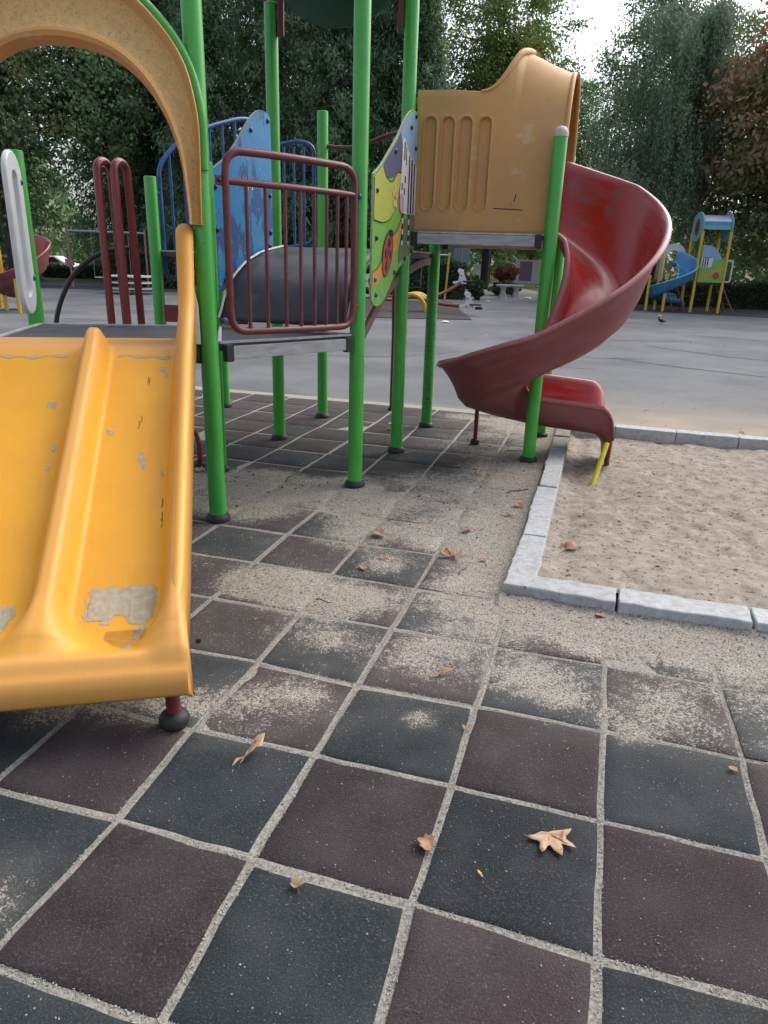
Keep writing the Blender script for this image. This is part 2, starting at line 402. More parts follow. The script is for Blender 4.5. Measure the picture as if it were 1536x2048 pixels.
MT['mat_dark'] = mat('dark_rubber_mat', (0.045, 0.040, 0.043), (0.062, 0.056, 0.058), 1.4, rough=0.85, spec=0.25, c3=(0.14, 0.13, 0.12), s3=14, t3=0.62)

# grit and loose sand on the tiles: how much follows the 'sand' attribute
def add_speckle(m):
    n, l = m.node_tree.nodes, m.node_tree.links
    b = n['Principled BSDF']
    src = b.inputs['Base Color'].links[0].from_socket
    geo = n.new('ShaderNodeNewGeometry')
    at = n.new('ShaderNodeAttribute'); at.attribute_name = 'sand'
    def nz(sc, dt):
        t = n.new('ShaderNodeTexNoise'); t.inputs['Scale'].default_value = sc; t.inputs['Detail'].default_value = dt
        l.new(geo.outputs['Position'], t.inputs['Vector']); return t.outputs['Fac']
    def math_(op, a_, b_, clamp=False):
        q = n.new('ShaderNodeMath'); q.operation = op; q.use_clamp = clamp
        for k, v in ((0, a_), (1, b_)):
            if isinstance(v, (int, float)): q.inputs[k].default_value = v
            else: l.new(v, q.inputs[k])
        return q.outputs[0]
    def mix(f_, a_, b_):
        x = n.new('ShaderNodeMix'); x.data_type = 'RGBA'
        if isinstance(f_, float): x.inputs[0].default_value = f_
        else: l.new(f_, x.inputs[0])
        for k, v in ((6, a_), (7, b_)):
            if isinstance(v, tuple): x.inputs[k].default_value = (*v, 1)
            else: l.new(v, x.inputs[k])
        return x.outputs[2]
    # rubber crumb: single paler and darker crumbs
    cr = nz(170, 2)
    col = mix(math_('MULTIPLY', math_('SUBTRACT', cr, .54), 4.0, True), src, (0.085, 0.088, 0.09))
    col = mix(math_('MULTIPLY', math_('SUBTRACT', .46, nz(150, 2)), 4.0, True), col, (0.008, 0.008, 0.009))
    # film of dust, thicker towards the middle of some tiles
    dust = n.new('ShaderNodeMapRange'); dust.inputs['From Min'].default_value = 0.42; dust.inputs['From Max'].default_value = 0.72; dust.inputs['To Max'].default_value = 0.17
    l.new(nz(4.0, 7), dust.inputs['Value'])
    col = mix(dust.outputs['Result'], col, (0.135, 0.135, 0.14))
    col = mix(math_('MULTIPLY', at.outputs['Fac'], math_('MULTIPLY', nz(9, 6), .75)), col, (0.24, 0.22, 0.19))
    g = math_('ADD', math_('ADD', math_('MULTIPLY', nz(150, 3), .46), math_('MULTIPLY', nz(55, 3), .28)), math_('MULTIPLY', nz(17, 6), .26))
    th = math_('SUBTRACT', .665, math_('MULTIPLY', at.outputs['Fac'], .34))
    fac = math_('MULTIPLY', math_('SUBTRACT', g, th), 10.0, True)
    sc = n.new('ShaderNodeMapRange'); sc.inputs['From Min'].default_value = .38; sc.inputs['From Max'].default_value = .62
    l.new(nz(190, 2), sc.inputs['Value'])
    sandc = mix(sc.outputs['Result'], (0.20, 0.175, 0.145), (0.46, 0.425, 0.37))
    sandc = mix(math_('MULTIPLY', math_('SUBTRACT', nz(80, 2), .57), 14.0, True), sandc, (0.085, 0.072, 0.058))
    col = mix(fac, col, sandc)
    l.new(col, b.inputs['Base Color'])
for k in ('tile_black', 'tile_brown'): add_speckle(MT[k])

def setattr_f(me, name, vals, domain='POINT'):
    a = me.attributes.new(name, 'FLOAT', domain)
    a.data.foreach_set('value', np.asarray(vals, dtype=np.float32))

# sand pit outline in lattice coordinates (inside of the kerb)
PI0, PI1, PJ0, PJ1 = 2.28, 11.0, 4.46, 13.25
ASZ = -0.03
# asphalt: fine near the play area, with a hole for the pit
m = M()
cs = np.concatenate([np.linspace(-160, -20, 8), np.linspace(-12, 1.0, 40), [1.6, 2.1], np.linspace(2.6, 8.9, 14), [9.2], np.linspace(10, 20, 11), np.linspace(40, 160, 6)])
js = np.concatenate([np.linspace(-40, -6, 5), np.linspace(-3, 4, 8), [4.3], np.linspace(5, 13, 17), [13.42], np.linspace(14, 22, 33), np.linspace(23, 84, 30)])
idx = {}; vs = []; fs = []
for a in range(len(cs) - 1):
    for b in range(len(js) - 1):
        ci, cj = (cs[a] + cs[a + 1]) / 2, (js[b] + js[b + 1]) / 2
        if 2.1 < ci < 9.2 and 4.3 < cj < 13.42: continue
        q = []
        for (p, r) in ((a, b), (a + 1, b), (a + 1, b + 1), (a, b + 1)):
            if (p, r) not in idx:
                idx[(p, r)] = len(vs); vs.append(W(cs[p], js[r], ASZ))
            q.append(idx[(p, r)])
        fs.append(tuple(q))
m.add(vs, fs)
asph = obj('asphalt_ground', m, MT['asphalt'], smooth=0)
gi, gj = G(np.array(vs)[:, 0], np.array(vs)[:, 1])
near = 1.25 * np.exp(-np.maximum(gj - 14.6, 0) / 1.9) * sstep(-1.0, 1.6, gi) + 0.35 * np.exp(-((gi + 2) / 2.0) ** 2 - ((gj - 14.6) / .5) ** 2)
near = np.maximum(near, 1.15 * np.exp(-np.maximum(gj - 13.8, 0) / 2.4) * sstep(3, 6, gi))
near = np.where(gj > 13, near, 0) * (0.35 + 1.3 * fbm(gi * .9, gj * 1.6, 5))
setattr_f(asph.data, 'sand', np.clip(near, 0, 1))
tag(asph, kind='structure')
# land beyond
m = M(); m.add([(-900, 22, -0.05), (900, 22, -0.05), (900, 1600, -0.05), (-900, 1600, -0.05)], [(0, 1, 2, 3)])
tag(obj('ground', m, MT['earth'], smooth=0), kind='structure')
m = M(); m.add([(4.2, 39.5, -0.02), (14, 39.5, -0.02), (11.5, 75, -0.02), (5.5, 75, -0.02)], [(0, 1, 2, 3)])
tag(obj('path', m, MT['paving'], smooth=0), kind='structure')
m = M(); m.add([(10.5, 47, -0.015), (40, 47, -0.015), (40, 120, -0.015), (11.6, 120, -0.015)], [(0, 1, 2, 3)])
m.add([(-60, 46, -0.015), (5.2, 46, -0.015), (5.2, 120, -0.015), (-60, 120, -0.015)], [(0, 1, 2, 3)])
tag(obj('grass', m, MT['grass'], smooth=0), kind='structure')

# cracks in the asphalt: shallow dark tar lines
MT['crack'] = mat('tar_crack', (0.035, 0.036, 0.038), (0.06, 0.06, 0.06), 9, rough=0.9)
def crack(pts, wd):
    P = []
    for k in range(len(pts) - 1):
        a, b = np.array(pts[k]), np.array(pts[k + 1])
        for t in np.linspace(0, 1, 14, endpoint=False): P.append(a + (b - a) * t)
    P = np.array(P); P += 0.06 * np.stack([fbm(P[:, 0] * 4, P[:, 1] * 4, 2) - .5, fbm(P[:, 0] * 4, P[:, 1] * 4, 8) - .5], 1) * 2
    tg = np.gradient(P, axis=0); tg /= np.linalg.norm(tg, axis=1)[:, None]
    nn = np.stack([-tg[:, 1], tg[:, 0]], 1)
    ww = wd * (0.5 + fbm(P[:, 0] * 6, P[:, 1] * 6, 4))[:, None]
    A = np.concatenate([P + nn * ww, np.full((len(P), 1), ASZ + .004)], 1); B = np.concatenate([P - nn * ww, np.full((len(P), 1), ASZ + .004)], 1)
    return np.stack([B, A], 1)
m = M()
for pts, wd in (([(4.6, 14.8), (5.6, 13.6), (7.2, 12.3), (9.5, 11.0)], .03), ([(6.2, 17.5), (7.4, 15.6), (9.0, 14.6), (12, 13.8)], .03), ([(1.2, 12.6), (2.4, 13.4), (3.9, 13.0)], .014), ([(3.4, 19.5), (5.5, 18.6), (7.8, 18.9)], .03), ([(-4, 12.5), (-2.4, 13.6), (.2, 13.9), (1.6, 15.2)], .016), ([(-9, 20), (-5.5, 19), (-2, 20.5)], .03), ([(3.2, 15.2), (4.4, 14.6), (5.4, 14.9)], .015), ([(8.6, 21), (10.6, 19.4), (13, 18.4)], .03),
                ([(2.5, 25.5), (5, 26.2), (7.4, 25.4)], .03), ([(-6, 15), (-4, 16), (-1, 15.4)], .02)):
    m.grid(crack(pts, wd), flip=True)
tag(obj('asphalt_crack', m, MT['crack'], parent=None, smooth=0), kind='structure')

# ------------------------------------------------------------------ rubber tiles, each its own piece
I0, I1, J0, J1 = -9, 7, -3, 14
cj_ = {}
for a in range(I0, I1 + 2):
    for b in range(J0, J1 + 2):
        cj_[(a, b)] = (a + random.gauss(0, .014), b + random.gauss(0, .014))
m = M()
m.add([W(I0, J0, -0.0055), W(2.0, J0, -0.0055), W(2.0, J1 + .4, -0.0055), W(I0, J1 + .4, -0.0055)], [(0, 1, 2, 3)])
m.add([W(2.0, J0, -0.0055), W(I1 + 1, J0, -0.0055), W(I1 + 1, 4.2, -0.0055), W(2.0, 4.2, -0.0055)], [(0, 1, 2, 3)])
surf = obj('safety_surface', m, MT['joint'], smooth=0)
tag(surf, kind='structure')
def tile_mesh(a, b, res):
    C = [cj_[(a, b)], cj_[(a + 1, b)], cj_[(a + 1, b + 1)], cj_[(a, b + 1)]]
    g = 0.019 + 0.010 * random.random()
    us = np.concatenate([[g], np.linspace(g + .018, 1 - g - .018, res), [1 - g]])
    U, V = np.meshgrid(us, us, indexing='ij')
    wob = 0.007
    gi = sum(w * c[0] for w, c in zip(((1 - U) * (1 - V), U * (1 - V), U * V, (1 - U) * V), C))
    gj = sum(w * c[1] for w, c in zip(((1 - U) * (1 - V), U * (1 - V), U * V, (1 - U) * V), C))
    gi = gi + wob * (vnoise(gi * 5, gj * 5, 21) - .5) * 2; gj = gj + wob * (vnoise(gi * 5, gj * 5, 22) - .5) * 2
    tilt = (random.gauss(0, .004), random.gauss(0, .004)); lift = random.gauss(0, .0018)
    z = lift + tilt[0] * (U - .5) + tilt[1] * (V - .5) + 0.003 * (vnoise(gi * 2.2, gj * 2.2, 31) - .5)
    rim = np.zeros_like(z); rim[0, :] = rim[-1, :] = 1; rim[:, 0] = 1; rim[:, -1] = 1
    z = z - rim * 0.006
    P = np.stack([OX + T * (gi * CY - gj * SY), OY + T * (gi * SY + gj * CY), z], -1)
    mm = M(); mm.grid(P)
    n = len(us)
    ring = [(k, 0) for k in range(n)] + [(n - 1, k) for k in range(1, n)] + [(k, n - 1) for k in range(n - 2, -1, -1)] + [(0, k) for k in range(n - 2, 0, -1)]
    base = [P[r] * np.array([1, 1, 0]) + np.array([0, 0, -0.028]) for r in ring]
    b0 = len(mm.v); mm.v += [tuple(p) for p in base]; L = len(ring)
    for k in range(L):
        k2 = (k + 1) % L
        mm.f.append((ring[k2][0] * n + ring[k2][1], ring[k][0] * n + ring[k][1], b0 + k, b0 + k2)); mm.m.append(0)
    return mm, np.concatenate([gi.ravel(), [gi[r] for r in ring]]), np.concatenate([gj.ravel(), [gj[r] for r in ring]])
for a in range(I0, I1 + 1):
    for b in range(J0, J1):
        if a >= 2 and b >= 4: continue
        if a < -5 and b < 3: continue
        c = W(a + .5, b + .5)
        d = math.hypot(c[0], c[1])
        res = 13 if d < 3.6 else (8 if d < 6 else 4)
        mm, gi, gj = tile_mesh(a, b, res)
        mk = 'tile_black' if (a + b) % 2 == 0 else 'tile_brown'
        if b >= 7: mk = 'tile_brown' if random.random() < .8 else 'tile_black'
        o = obj('tile', mm, MT[mk], surf, smooth=50)
        sm = sand_mask(gi, gj)
        setattr_f(o.data, 'sand', np.clip(sm * (0.62 + .9 * fbm(gi * 2.3, gj * 2.3, 14)), 0, 1))

# drifts of loose sand lying over the tiles
CELL = 0.026
gi = np.arange(-5.5, 6.4, CELL); gj = np.arange(1.9, 14.6, CELL)
GI, GJ = np.meshgrid(gi, gj, indexing='ij')
cover = sand_mask(GI, GJ) + 0.45 * (fbm(GI * 3.1, GJ * 3.1, 40, 5) - .5) + 0.40 * (rng.random(GI.shape) - .5) + .24 * (vnoise(GI * 13, GJ * 13, 61) - .5)
jl = np.minimum(np.abs(GI - np.round(GI)), np.abs(GJ - np.round(GJ)))
cover = cover - .10 * np.exp(-(jl / .03) ** 2)
H = np.minimum((cover - 0.86) * 0.024, 0.010) + 0.002 * (fbm(GI * 6, GJ * 6, 44) - .5)
blob = np.exp(-(((GI + .45) / .55) ** 2 + ((GJ - 3.54) / .36) ** 2)) * .014
dk = np.where(GJ > 4.1, 1.95 - GI, np.where(GI > 1.9, 4.1 - GJ, 9.0)); dk = np.where(dk < 0, 9.0, dk)
blob = blob + .034 * np.exp(-(dk / .16)) * (.45 + 1.1 * fbm(GI * 2.2, GJ * 2.2, 71))
H = H + blob - np.where((GI > 1.98) & (GJ > 4.14), .2, 0)
keep = H > -0.0015
fk = keep[:-1, :-1] | keep[1:, :-1] | keep[:-1, 1:] | keep[1:, 1:]
P = np.stack([OX + T * (GI * CY - GJ * SY), OY + T * (GI * SY + GJ * CY), np.maximum(H, -.012)], -1).reshape(-1, 3)
nv = len(gj)
A, B = np.nonzero(fk)
quads = np.stack([A * nv + B, (A + 1) * nv + B, (A + 1) * nv + B + 1, A * nv + B + 1], 1)
used, inv = np.unique(quads, return_inverse=True)
def fast_mesh(name, verts, faces, mats, smooth=True, k=4):
    me = bpy.data.meshes.new(name)
    verts = np.asarray(verts, np.float32); faces = np.asarray(faces, np.int32)
    me.vertices.add(len(verts)); me.vertices.foreach_set('co', verts.ravel())
    me.loops.add(faces.size); me.loops.foreach_set('vertex_index', faces.ravel())
    me.polygons.add(len(faces)); me.polygons.foreach_set('loop_start', np.arange(0, faces.size, k, dtype=np.int32))
    me.polygons.foreach_set('loop_total', np.full(len(faces), k, np.int32))
    if smooth: me.polygons.foreach_set('use_smooth', np.ones(len(faces), bool))
    for q in mats: me.materials.append(q)
    me.update(calc_edges=True); me.validate()
    return me
def fast_obj(name, me, parent=None):
    o = bpy.data.objects.new(name, me); COL.objects.link(o)
    if parent is not None: o.parent = parent
    ORG[o.name] = np.zeros(3)
    return o
o = fast_obj('sand_drift', fast_mesh('sand_drift', P[used], inv.reshape(-1, 4), [MT['sand']]))
tag(o, 'thin drifts of pale sand spread over the rubber tiles', 'sand', kind='stuff')

# grit: single pale grains on the tiles, in the joints and on the sand
def grains(n, lo, hi, r0, r1, joint=False, seed=1):
    g = np.random.default_rng(seed)
    gi = g.uniform(lo[0], hi[0], n); gj = g.uniform(lo[1], hi[1], n)
    if joint:
        ax = g.random(n) < .5
        off = g.normal(0, .013, n)
        gi = np.where(ax, np.round(gi) + off, gi); gj = np.where(ax, gj, np.round(gj) + off)
    else:
        dens = 0.10 + 0.5 * fbm(gi * 1.1, gj * 1.1, 77) ** 2 + .6 * sand_mask(gi, gj)
        k = g.random(n) < dens; gi, gj = gi[k], gj[k]
    k = ~((gi > 1.9) & (gj > 4.2)); gi, gj = gi[k], gj[k]
    N = len(gi); r = r0 + (r1 - r0) * g.random(N) ** 2.5
    c = np.stack([OX + T * (gi * CY - gj * SY), OY + T * (gi * SY + gj * CY), np.full(N, 0.001) if not joint else np.full(N, -.0035)], -1)
    o8 = np.array([(1, 0, 0), (-1, 0, 0), (0, 1, 0), (0, -1, 0), (0, 0, 1), (0, 0, -1)], float)
    st = g.uniform(.6, 1.3, (N, 1, 3)) * np.array([1, 1, .7]); th = g.uniform(0, 6.28, N)
    v = o8[None] * st * r[:, None, None]
    x = v[..., 0] * np.cos(th)[:, None] - v[..., 1] * np.sin(th)[:, None]; y = v[..., 0] * np.sin(th)[:, None] + v[..., 1] * np.cos(th)[:, None]
    v = np.stack([x, y, v[..., 2]], -1) + c[:, None]
    f = np.array([(0, 2, 4), (2, 1, 4), (1, 3, 4), (3, 0, 4), (2, 0, 5), (1, 2, 5), (3, 1, 5), (0, 3, 5)])
    F = f[None] + (np.arange(N) * 6)[:, None, None]
    return v.reshape(-1, 3), F.reshape(-1, 3)
MT['grit'] = mat('pale_grit', (0.46, 0.44, 0.40), (0.30, 0.28, 0.25), 40, rough=0.8, spec=0.3)
v1, f1 = grains(75000, (-3.6, -3), (6.5, 6.5), .0008, .0036, seed=2)
v2, f2 = grains(42000, (-3.6, -3), (6.5, 5.5), .0012, .0042, True, seed=3)
o = fast_obj('grit', fast_mesh('grit', np.concatenate([v1, v2]), np.concatenate([f1, f2 + len(v1)]), [MT['grit']], False, 3))
tag(o, 'pale gravel grains scattered over tiles and filling the joints', 'grit', kind='stuff')

# the pit's sand, hollowed under the slide mouth
gi = np.arange(PI0 - .1, 9.2, .04); gj = np.arange(PJ0 - .1, PJ1 + .12, .04)
GI, GJ = np.meshgrid(gi, gj, indexing='ij')
d = np.minimum.reduce([GI - PI0, GJ - PJ0, PJ1 - GJ])
z = 0.060 - 0.088 * sstep(0, 2.6, GJ - PJ0) - 0.05 * np.exp(-((GI - 2.9) / .7) ** 2 - ((GJ - 9.6) / 1.6) ** 2) - .03 * sstep(9, 13, GJ)
z = z - 0.02 * np.exp(-((GI - 2.5) / .15) ** 2) + 0.050 * (fbm(GI * 1.3, GJ * 1.3, 50, 5) - .5) + .020 * (fbm(GI * 7, GJ * 7, 52, 4) - .5) - .016 * sstep(.62, .75, fbm(GI * 3.3, GJ * 2.6, 57, 2)) + .009 * (rng.random(GI.shape) - .5)
P = np.stack([OX + T * (GI * CY - GJ * SY), OY + T * (GI * SY + GJ * CY), z], -1)
nu, nv = GI.shape
A, B = np.meshgrid(np.arange(nu - 1), np.arange(nv - 1), indexing='ij'); A, B = A.ravel(), B.ravel()
o = fast_obj('sand_pit', fast_mesh('sand_pit', P.reshape(-1, 3), np.stack([A * nv + B, (A + 1) * nv + B, (A + 1) * nv + B + 1, A * nv + B + 1], 1), [MT['pit_sand']]))
tag(o, 'raked brown sand filling the kerbed pit', 'sand', kind='stuff')
_pz, _pnu, _pnv = z, nu, nv
PITZ = lambda i, j: float(_pz[int(np.clip((i - PI0 + .1) / .04, 0, _pnu - 1)), int(np.clip((j - PJ0 + .1) / .04, 0, _pnv - 1))])

# kerb: one wall of stones round the pit
kerb = empty('kerb', W(1.95, 4.2, 0), 'low pale concrete kerb of single stones round the sand pit', 'kerb')
def stone(i0, j0, i1, j1, z0, z1, mt, dz=0, corner=None):
    m = M()
    g = .006
    if corner:
        poly = corner
    else:
        poly = [(i0 + g, j0 + g), (i1 - g, j0 + g), (i1 - g, j1 - g), (i0 + g, j1 - g)]
    # subdivide the outline so that edges can be chipped
    pp = []
    for k in range(len(poly)):
        a, b = np.array(poly[k]), np.array(poly[(k + 1) % len(poly)])
        nseg = max(2, int(np.hypot(*(b - a)) / .12))
        for t in np.linspace(0, 1, nseg, endpoint=False):
            q = a + (b - a) * t
            pp.append(tuple(q + np.array([random.gauss(0, .006), random.gauss(0, .006)])))
    bot = [W(p[0], p[1], z0) for p in pp]; top = [W(p[0], p[1], z1 + random.gauss(0, .0015)) for p in pp]
    n = len(pp)
    m.add(bot + top, [tuple(range(n, 2 * n))] + [(k, (k + 1) % n, n + (k + 1) % n, n + k) for k in range(n)])
    obj('stone', m, mt, kerb, smooth=30, bevel=0.007, bseg=2)
KW = .36
L = [4.46, 5.72, 6.84, 7.96, 9.31, 10.58, 11.66, 12.5, 13.25]
obj_corner = [(1.93, 4.12), (3.11, 4.07), (3.11, 4.44), (2.27, 4.46), (2.27, 5.70), (1.96, 5.70)]
stone(0, 0, 0, 0, -.06, .078, MT['kerb'], corner=obj_corner)
for k in range(1, len(L) - 1):
    stone(1.96 + random.gauss(0, .008), L[k], 2.27, L[k + 1], -.06, 0.076 + random.gauss(0, .004), MT['kerb'] if k < 3 else MT['kerb_dark'] if k > 4 else MT['kerb'])
for a, b in ((3.11, 4.42), (4.42, 5.7), (5.7, 7.0), (7.0, 8.3)):
    stone(a + .02, 4.07 + random.gauss(0, .01), b, 4.45, -.06, .078 + random.gauss(0, .004), MT['kerb'])
for a, b in ((1.95, 3.2), (3.2, 4.47), (4.47, 5.73), (5.73, 7.0), (7.0, 8.3), (8.3, 9.6)):
    stone(a, 13.27, b, 13.62, -.12, .055 + random.gauss(0, .004), MT['kerb'])
for a, b in ((4.1, 6), (6, 8), (8, 10), (10, 11.8), (11.8, 13.6)):
    stone(9.05, a, 9.4, b, -.12, .07, MT['kerb'])
# ------------------------------------------------------------------ the climbing frame (one bolted thing, many parts)
P1, P2, P3, P4, P5, P6 = (-2.11, 5.13), (-.87, 7.3), (-.85, 9.67), (-.83, 12.04), (1.62, 9.94), (1.65, 12.1)
P7, P8, P9, PM, P0, PQ, PR = (-3.29, 9.7), (-3.26, 11.97), (-5.85, 12.17), (-3.26, 7.27), (-4.48, 3.85), (-5.6, 6.1), (-5.87, 9.75)
frame = empty('climbing_frame', W(-1.2, 8.5), 'large play tower of green posts with a wide yellow slide and a red spiral slide', 'play structure')
PR_ = 0.057
def smooth1(y, k=5):
    y = np.asarray(y, float); p = np.pad(y, k // 2, mode='edge')
    return np.convolve(p, np.ones(k) / k, 'valid')
def post(ij, top, mt='green', cap=None, r=PR_, base=True, parent=frame, collar='rubber', bottom=0.0):
    m = M(); c = W(*ij)
    zs = [bottom, bottom + .01, top - .012, top - .003, top]; rs = [r, r, r, r * .97, r * .9]
    m.lathe(c, list(zip(rs, zs)), 24)
    o = obj('post', m, MT[mt], parent, smooth=40)
    if base:
        k = M(); k.lathe(c, [(r * 1.42, .001), (r * 1.46, .012), (r * 1.42, .03), (r * 1.22, .045), (r * 1.05, .052)], 24)
        obj('base_collar', k, MT[collar], o, smooth=40)
    if cap:
        k = M(); rc = r * 1.06
        k.lathe(c, [(rc, top - .015), (rc, top + .005)] + [(rc * math.cos(t), top + .005 + rc * math.sin(t)) for t in np.linspace(.2, 1.5, 8)], 24)
        obj('cap', k, MT['cream'], o, smooth=60)
    return o
post(P1, 3.9); post(P2, 4.25); post(P3, 4.25); post(P7, 3.70); post(PM, 2.36, r=.053)
post(P4, 2.70, 'green_chip'); post(P5, 2.705, cap=True); post(P6, 2.665, cap=True); post(P8, 3.11); post(P9, 1.95)
post(P0, 3.9); post(PQ, 2.37); post(PR, 2.40)

# decks
def deck(poly, z, name='deck', th=.05, parent=frame):
    m = M()
    pts = [W(*p) for p in poly]
    m.prism([(p[0], p[1]) for p in pts], (0, 0, z - th), (1, 0, 0), (0, 1, 0), (0, 0, th), 0, 1)
    o = obj(name, m, [MT['deck'], MT['deck']], parent, smooth=0, bevel=.006)
    # pale edging strip on top of the rim
    k = M(); n = len(pts); cen = sum(pts) / n
    for a in range(n):
        p, q = pts[a], pts[(a + 1) % n]
        p, q = p + (cen - p) * .012, q + (cen - q) * .012
        k.bar(p + EZ * (z + .004), q + EZ * (z + .004), .022, .014)
    obj('deck_edging', k, MT['deck_edge'], o, smooth=0)
    return o
def beam(a, b, z0, z1, name='deck_beam', trim=.16, off=0.0, mt='alu'):
    A, B = W(*a), W(*b); d = (B - A) / np.linalg.norm(B - A); A = A + d * trim * T; B = B - d * trim * T
    nrm = np.array([d[1], -d[0], 0]) * off
    m = M(); m.bar(A + nrm + EZ * (z0 + z1) / 2, B + nrm + EZ * (z0 + z1) / 2, .035, z1 - z0)
    o = obj(name, m, MT[mt], frame, smooth=0, bevel=.004)
    for q, s in ((A, 1), (B, -1)):
        k = M(); k.box(q + nrm + d * .02 * s + EZ * (z0 + z1) / 2, d * .028, np.array([-d[1], d[0], 0]) * .026, EZ * ((z1 - z0) / 2 + .014))
        obj('clamp', k, MT['rubber'], o, smooth=0, bevel=.006)
    return o
ZL, ZH = 1.185, 1.80
n2 = np.array([.475, -.88]); n2 /= np.hypot(*n2); w2 = np.array([-n2[1], n2[0]])
def sl(s, a, z=0.0):
    q = np.array(P1) + n2 * s + w2 * a
    return W(q[0], q[1], z)
def ins(poly, k=.07):
    c = np.mean(np.array(poly), 0)
    return [tuple(np.array(p) + (c - np.array(p)) / np.hypot(*(c - np.array(p))) * k) for p in poly]
deck(ins([P0, P1, PM, PQ]), ZL)
deck([(-2.05, 5.27), (-1.42, 6.30), (-.93, 7.22), (-.95, 7.30), (-3.16, 7.28)], ZL)
beam(P1, P2, ZL - .10, ZL - .018, off=.03, trim=.2)
deck(ins([P3, P4, P6, P5]), 1.955, th=.04)
beam(P3, P5, 1.862, 1.945, off=.045, trim=.16)
beam(P4, P6, 1.862, 1.945, off=-.045, trim=.16)
deck(ins([P3, P4, P8, P7]), ZH)
deck(ins([PR, P7, P8, P9]), 1.74)
m = M(); 
for ij in (P1,):
    c = W(*ij, ZL - .06); m.box(c - EI * .085 - EJ * .0, EI * .05, EJ * .05, EZ * .06)
obj('clamp', m, MT['rubber'], frame, smooth=0, bevel=.008)

# the humped rubber ramp from the low deck up to the roofed deck
ts = np.linspace(0, 1, 26)
zr = np.interp(ts, [0, .04, .12, .20, .38, .60, .82, 1], [ZL + .02, 1.345, 1.47, 1.555, 1.67, 1.748, 1.785, ZH + .012])
zr = smooth1(zr, 3)
G1 = []
for k in range(2):
    pass
Pg = np.array([[W(-3.10 + 2.10 * u, 7.16 + 2.56 * t, z) for u in np.linspace(0, 1, 8)] for t, z in zip(ts, zr)])
m = M(); m.grid(Pg, flip=True)
ramp_o = obj('ramp', m, MT['ramp'], frame, smooth=60, solid=.02)
for u in (-3.10, -1.0):
    k = M()
    P = [W(u, 7.16 + 2.56 * t, z + .008) for t, z in zip(ts, zr)]
    k.tube(P, .011, 6)
    obj('ramp_edging', k, MT['deck_edge'], ramp_o, smooth=60)
# arched side rails under the ramp, running on to the back post
for u in (-3.2, -.92):
    tt = np.linspace(0, 1, 24)
    zz = np.interp(tt, [0, .12, .25, .42, .6, .8, 1], [1.13, 1.30, 1.46, 1.60, 1.68, 1.745, 1.765])
    zz = smooth1(zz, 5)
    poly = [(7.35 * T + 4.75 * T * t, z) for t, z in zip(tt, zz)] + [(7.35 * T + 4.75 * T * t, z - .085 * (1 - .25 * t)) for t, z in zip(tt[::-1], zz[::-1])]
    k = M(); k.prism(poly, W(u, 0), EJ, EZ, EI * .03, 0)
    obj('ramp_side_rail', k, MT['brown_beam'], frame, smooth=30)

# ---- painted picture panel between two posts (outer face), and the blue back of the other one
def frame_ax(a, b, off=0.0):
    A, B = W(*a), W(*b); d = (B - A); L = np.linalg.norm(d); d = d / L
    nrm = np.array([d[1], -d[0], 0])
    return A + nrm * off, d, L, nrm
def spline(pts, n=8):
    P = np.array(pts, float); out = []
    for k in range(len(P) - 1):
        p0, p1, p2, p3 = P[max(k - 1, 0)], P[k], P[k + 1], P[min(k + 2, len(P) - 1)]
        for t in np.linspace(0, 1, n, endpoint=False):
            out.append(tuple(.5 * ((2 * p1) + (-p0 + p2) * t + (2 * p0 - 5 * p1 + 4 * p2 - p3) * t * t + (-p0 + 3 * p1 - 3 * p2 + p3) * t ** 3)))
    out.append(tuple(P[-1])); return out
BX = 1.185
top_c = spline([(.07, 2.29), (.22, 2.37), (.36, 2.47), (.55, 2.61), (.70, 2.75), (.82, 2.83), (.92, 2.868), (1.02, 2.865)], 6)
bot_c = spline([(1.04, 1.80), (.94, 1.745), (.80, 1.71), (.66, 1.65), (.52, 1.56), (.40, 1.46), (.30, 1.405), (.20, 1.385), (.11, 1.41), (.07, 1.47)], 6)
outline = top_c + [(1.045, 2.84), (1.05, 2.6)] + bot_c
o0, d0, L0, nr = frame_ax(P2, P3, .058)
m = M(); m.prism([(x * L0, z) for x, z in outline], o0, d0, EZ, nr * .016, 0, 1)
zeb = obj('picture_panel', m, [MT['grass_p'], MT['ply']], frame, smooth=0)
tag(zeb, 'painted panel with a zebra, a ladybird and hills')
def clip_in(x, z):
    return x, z
def paint(poly, mk, lay, name):
    m = M(); m.prism([(x * L0, z) for x, z in poly], o0 + nr * (.016 + .0012 * lay), d0, EZ, nr * .001, 0)
    return obj(name, m, MT[mk], zeb, smooth=0)
# sky, hills, fields, path
tc = np.array(top_c)
def top_at(x): return float(np.interp(x, tc[:, 0], tc[:, 1])) - .016
sky_top = [(x, top_at(x)) for x in np.linspace(.45, 1.0, 18)]
paint(sky_top + [(1.03, 2.82), (1.035, 2.36), (.80, 2.45), (.62, 2.44)], 'sky_p', 1, 'painted_sky')
paint([(x, top_at(x)) for x in np.linspace(.24, .62, 10)] + [(.68, 2.47), (.66, 2.33), (.52, 2.33), (.38, 2.30), (.30, 2.31)], 'hill_p', 2, 'painted_hill')
paint([(.085, 2.27)] + [(x, top_at(x)) for x in np.linspace(.12, .24, 4)] + spline([(.25, 2.35), (.34, 2.285), (.46, 2.285), (.56, 2.355), (.66, 2.37)], 5) +
      spline([(.64, 2.30), (.56, 2.14), (.44, 2.03), (.28, 1.985), (.085, 1.99)], 5), 'lime_p', 3, 'painted_field')
paint(spline([(.70, 2.06), (.62, 1.96), (.50, 1.90), (.36, 1.82), (.22, 1.68), (.085, 1.63)], 5) + spline([(.085, 1.52), (.20, 1.56), (.40, 1.66), (.58, 1.78), (.72, 1.98)], 5), 'orange_p', 2, 'painted_path')
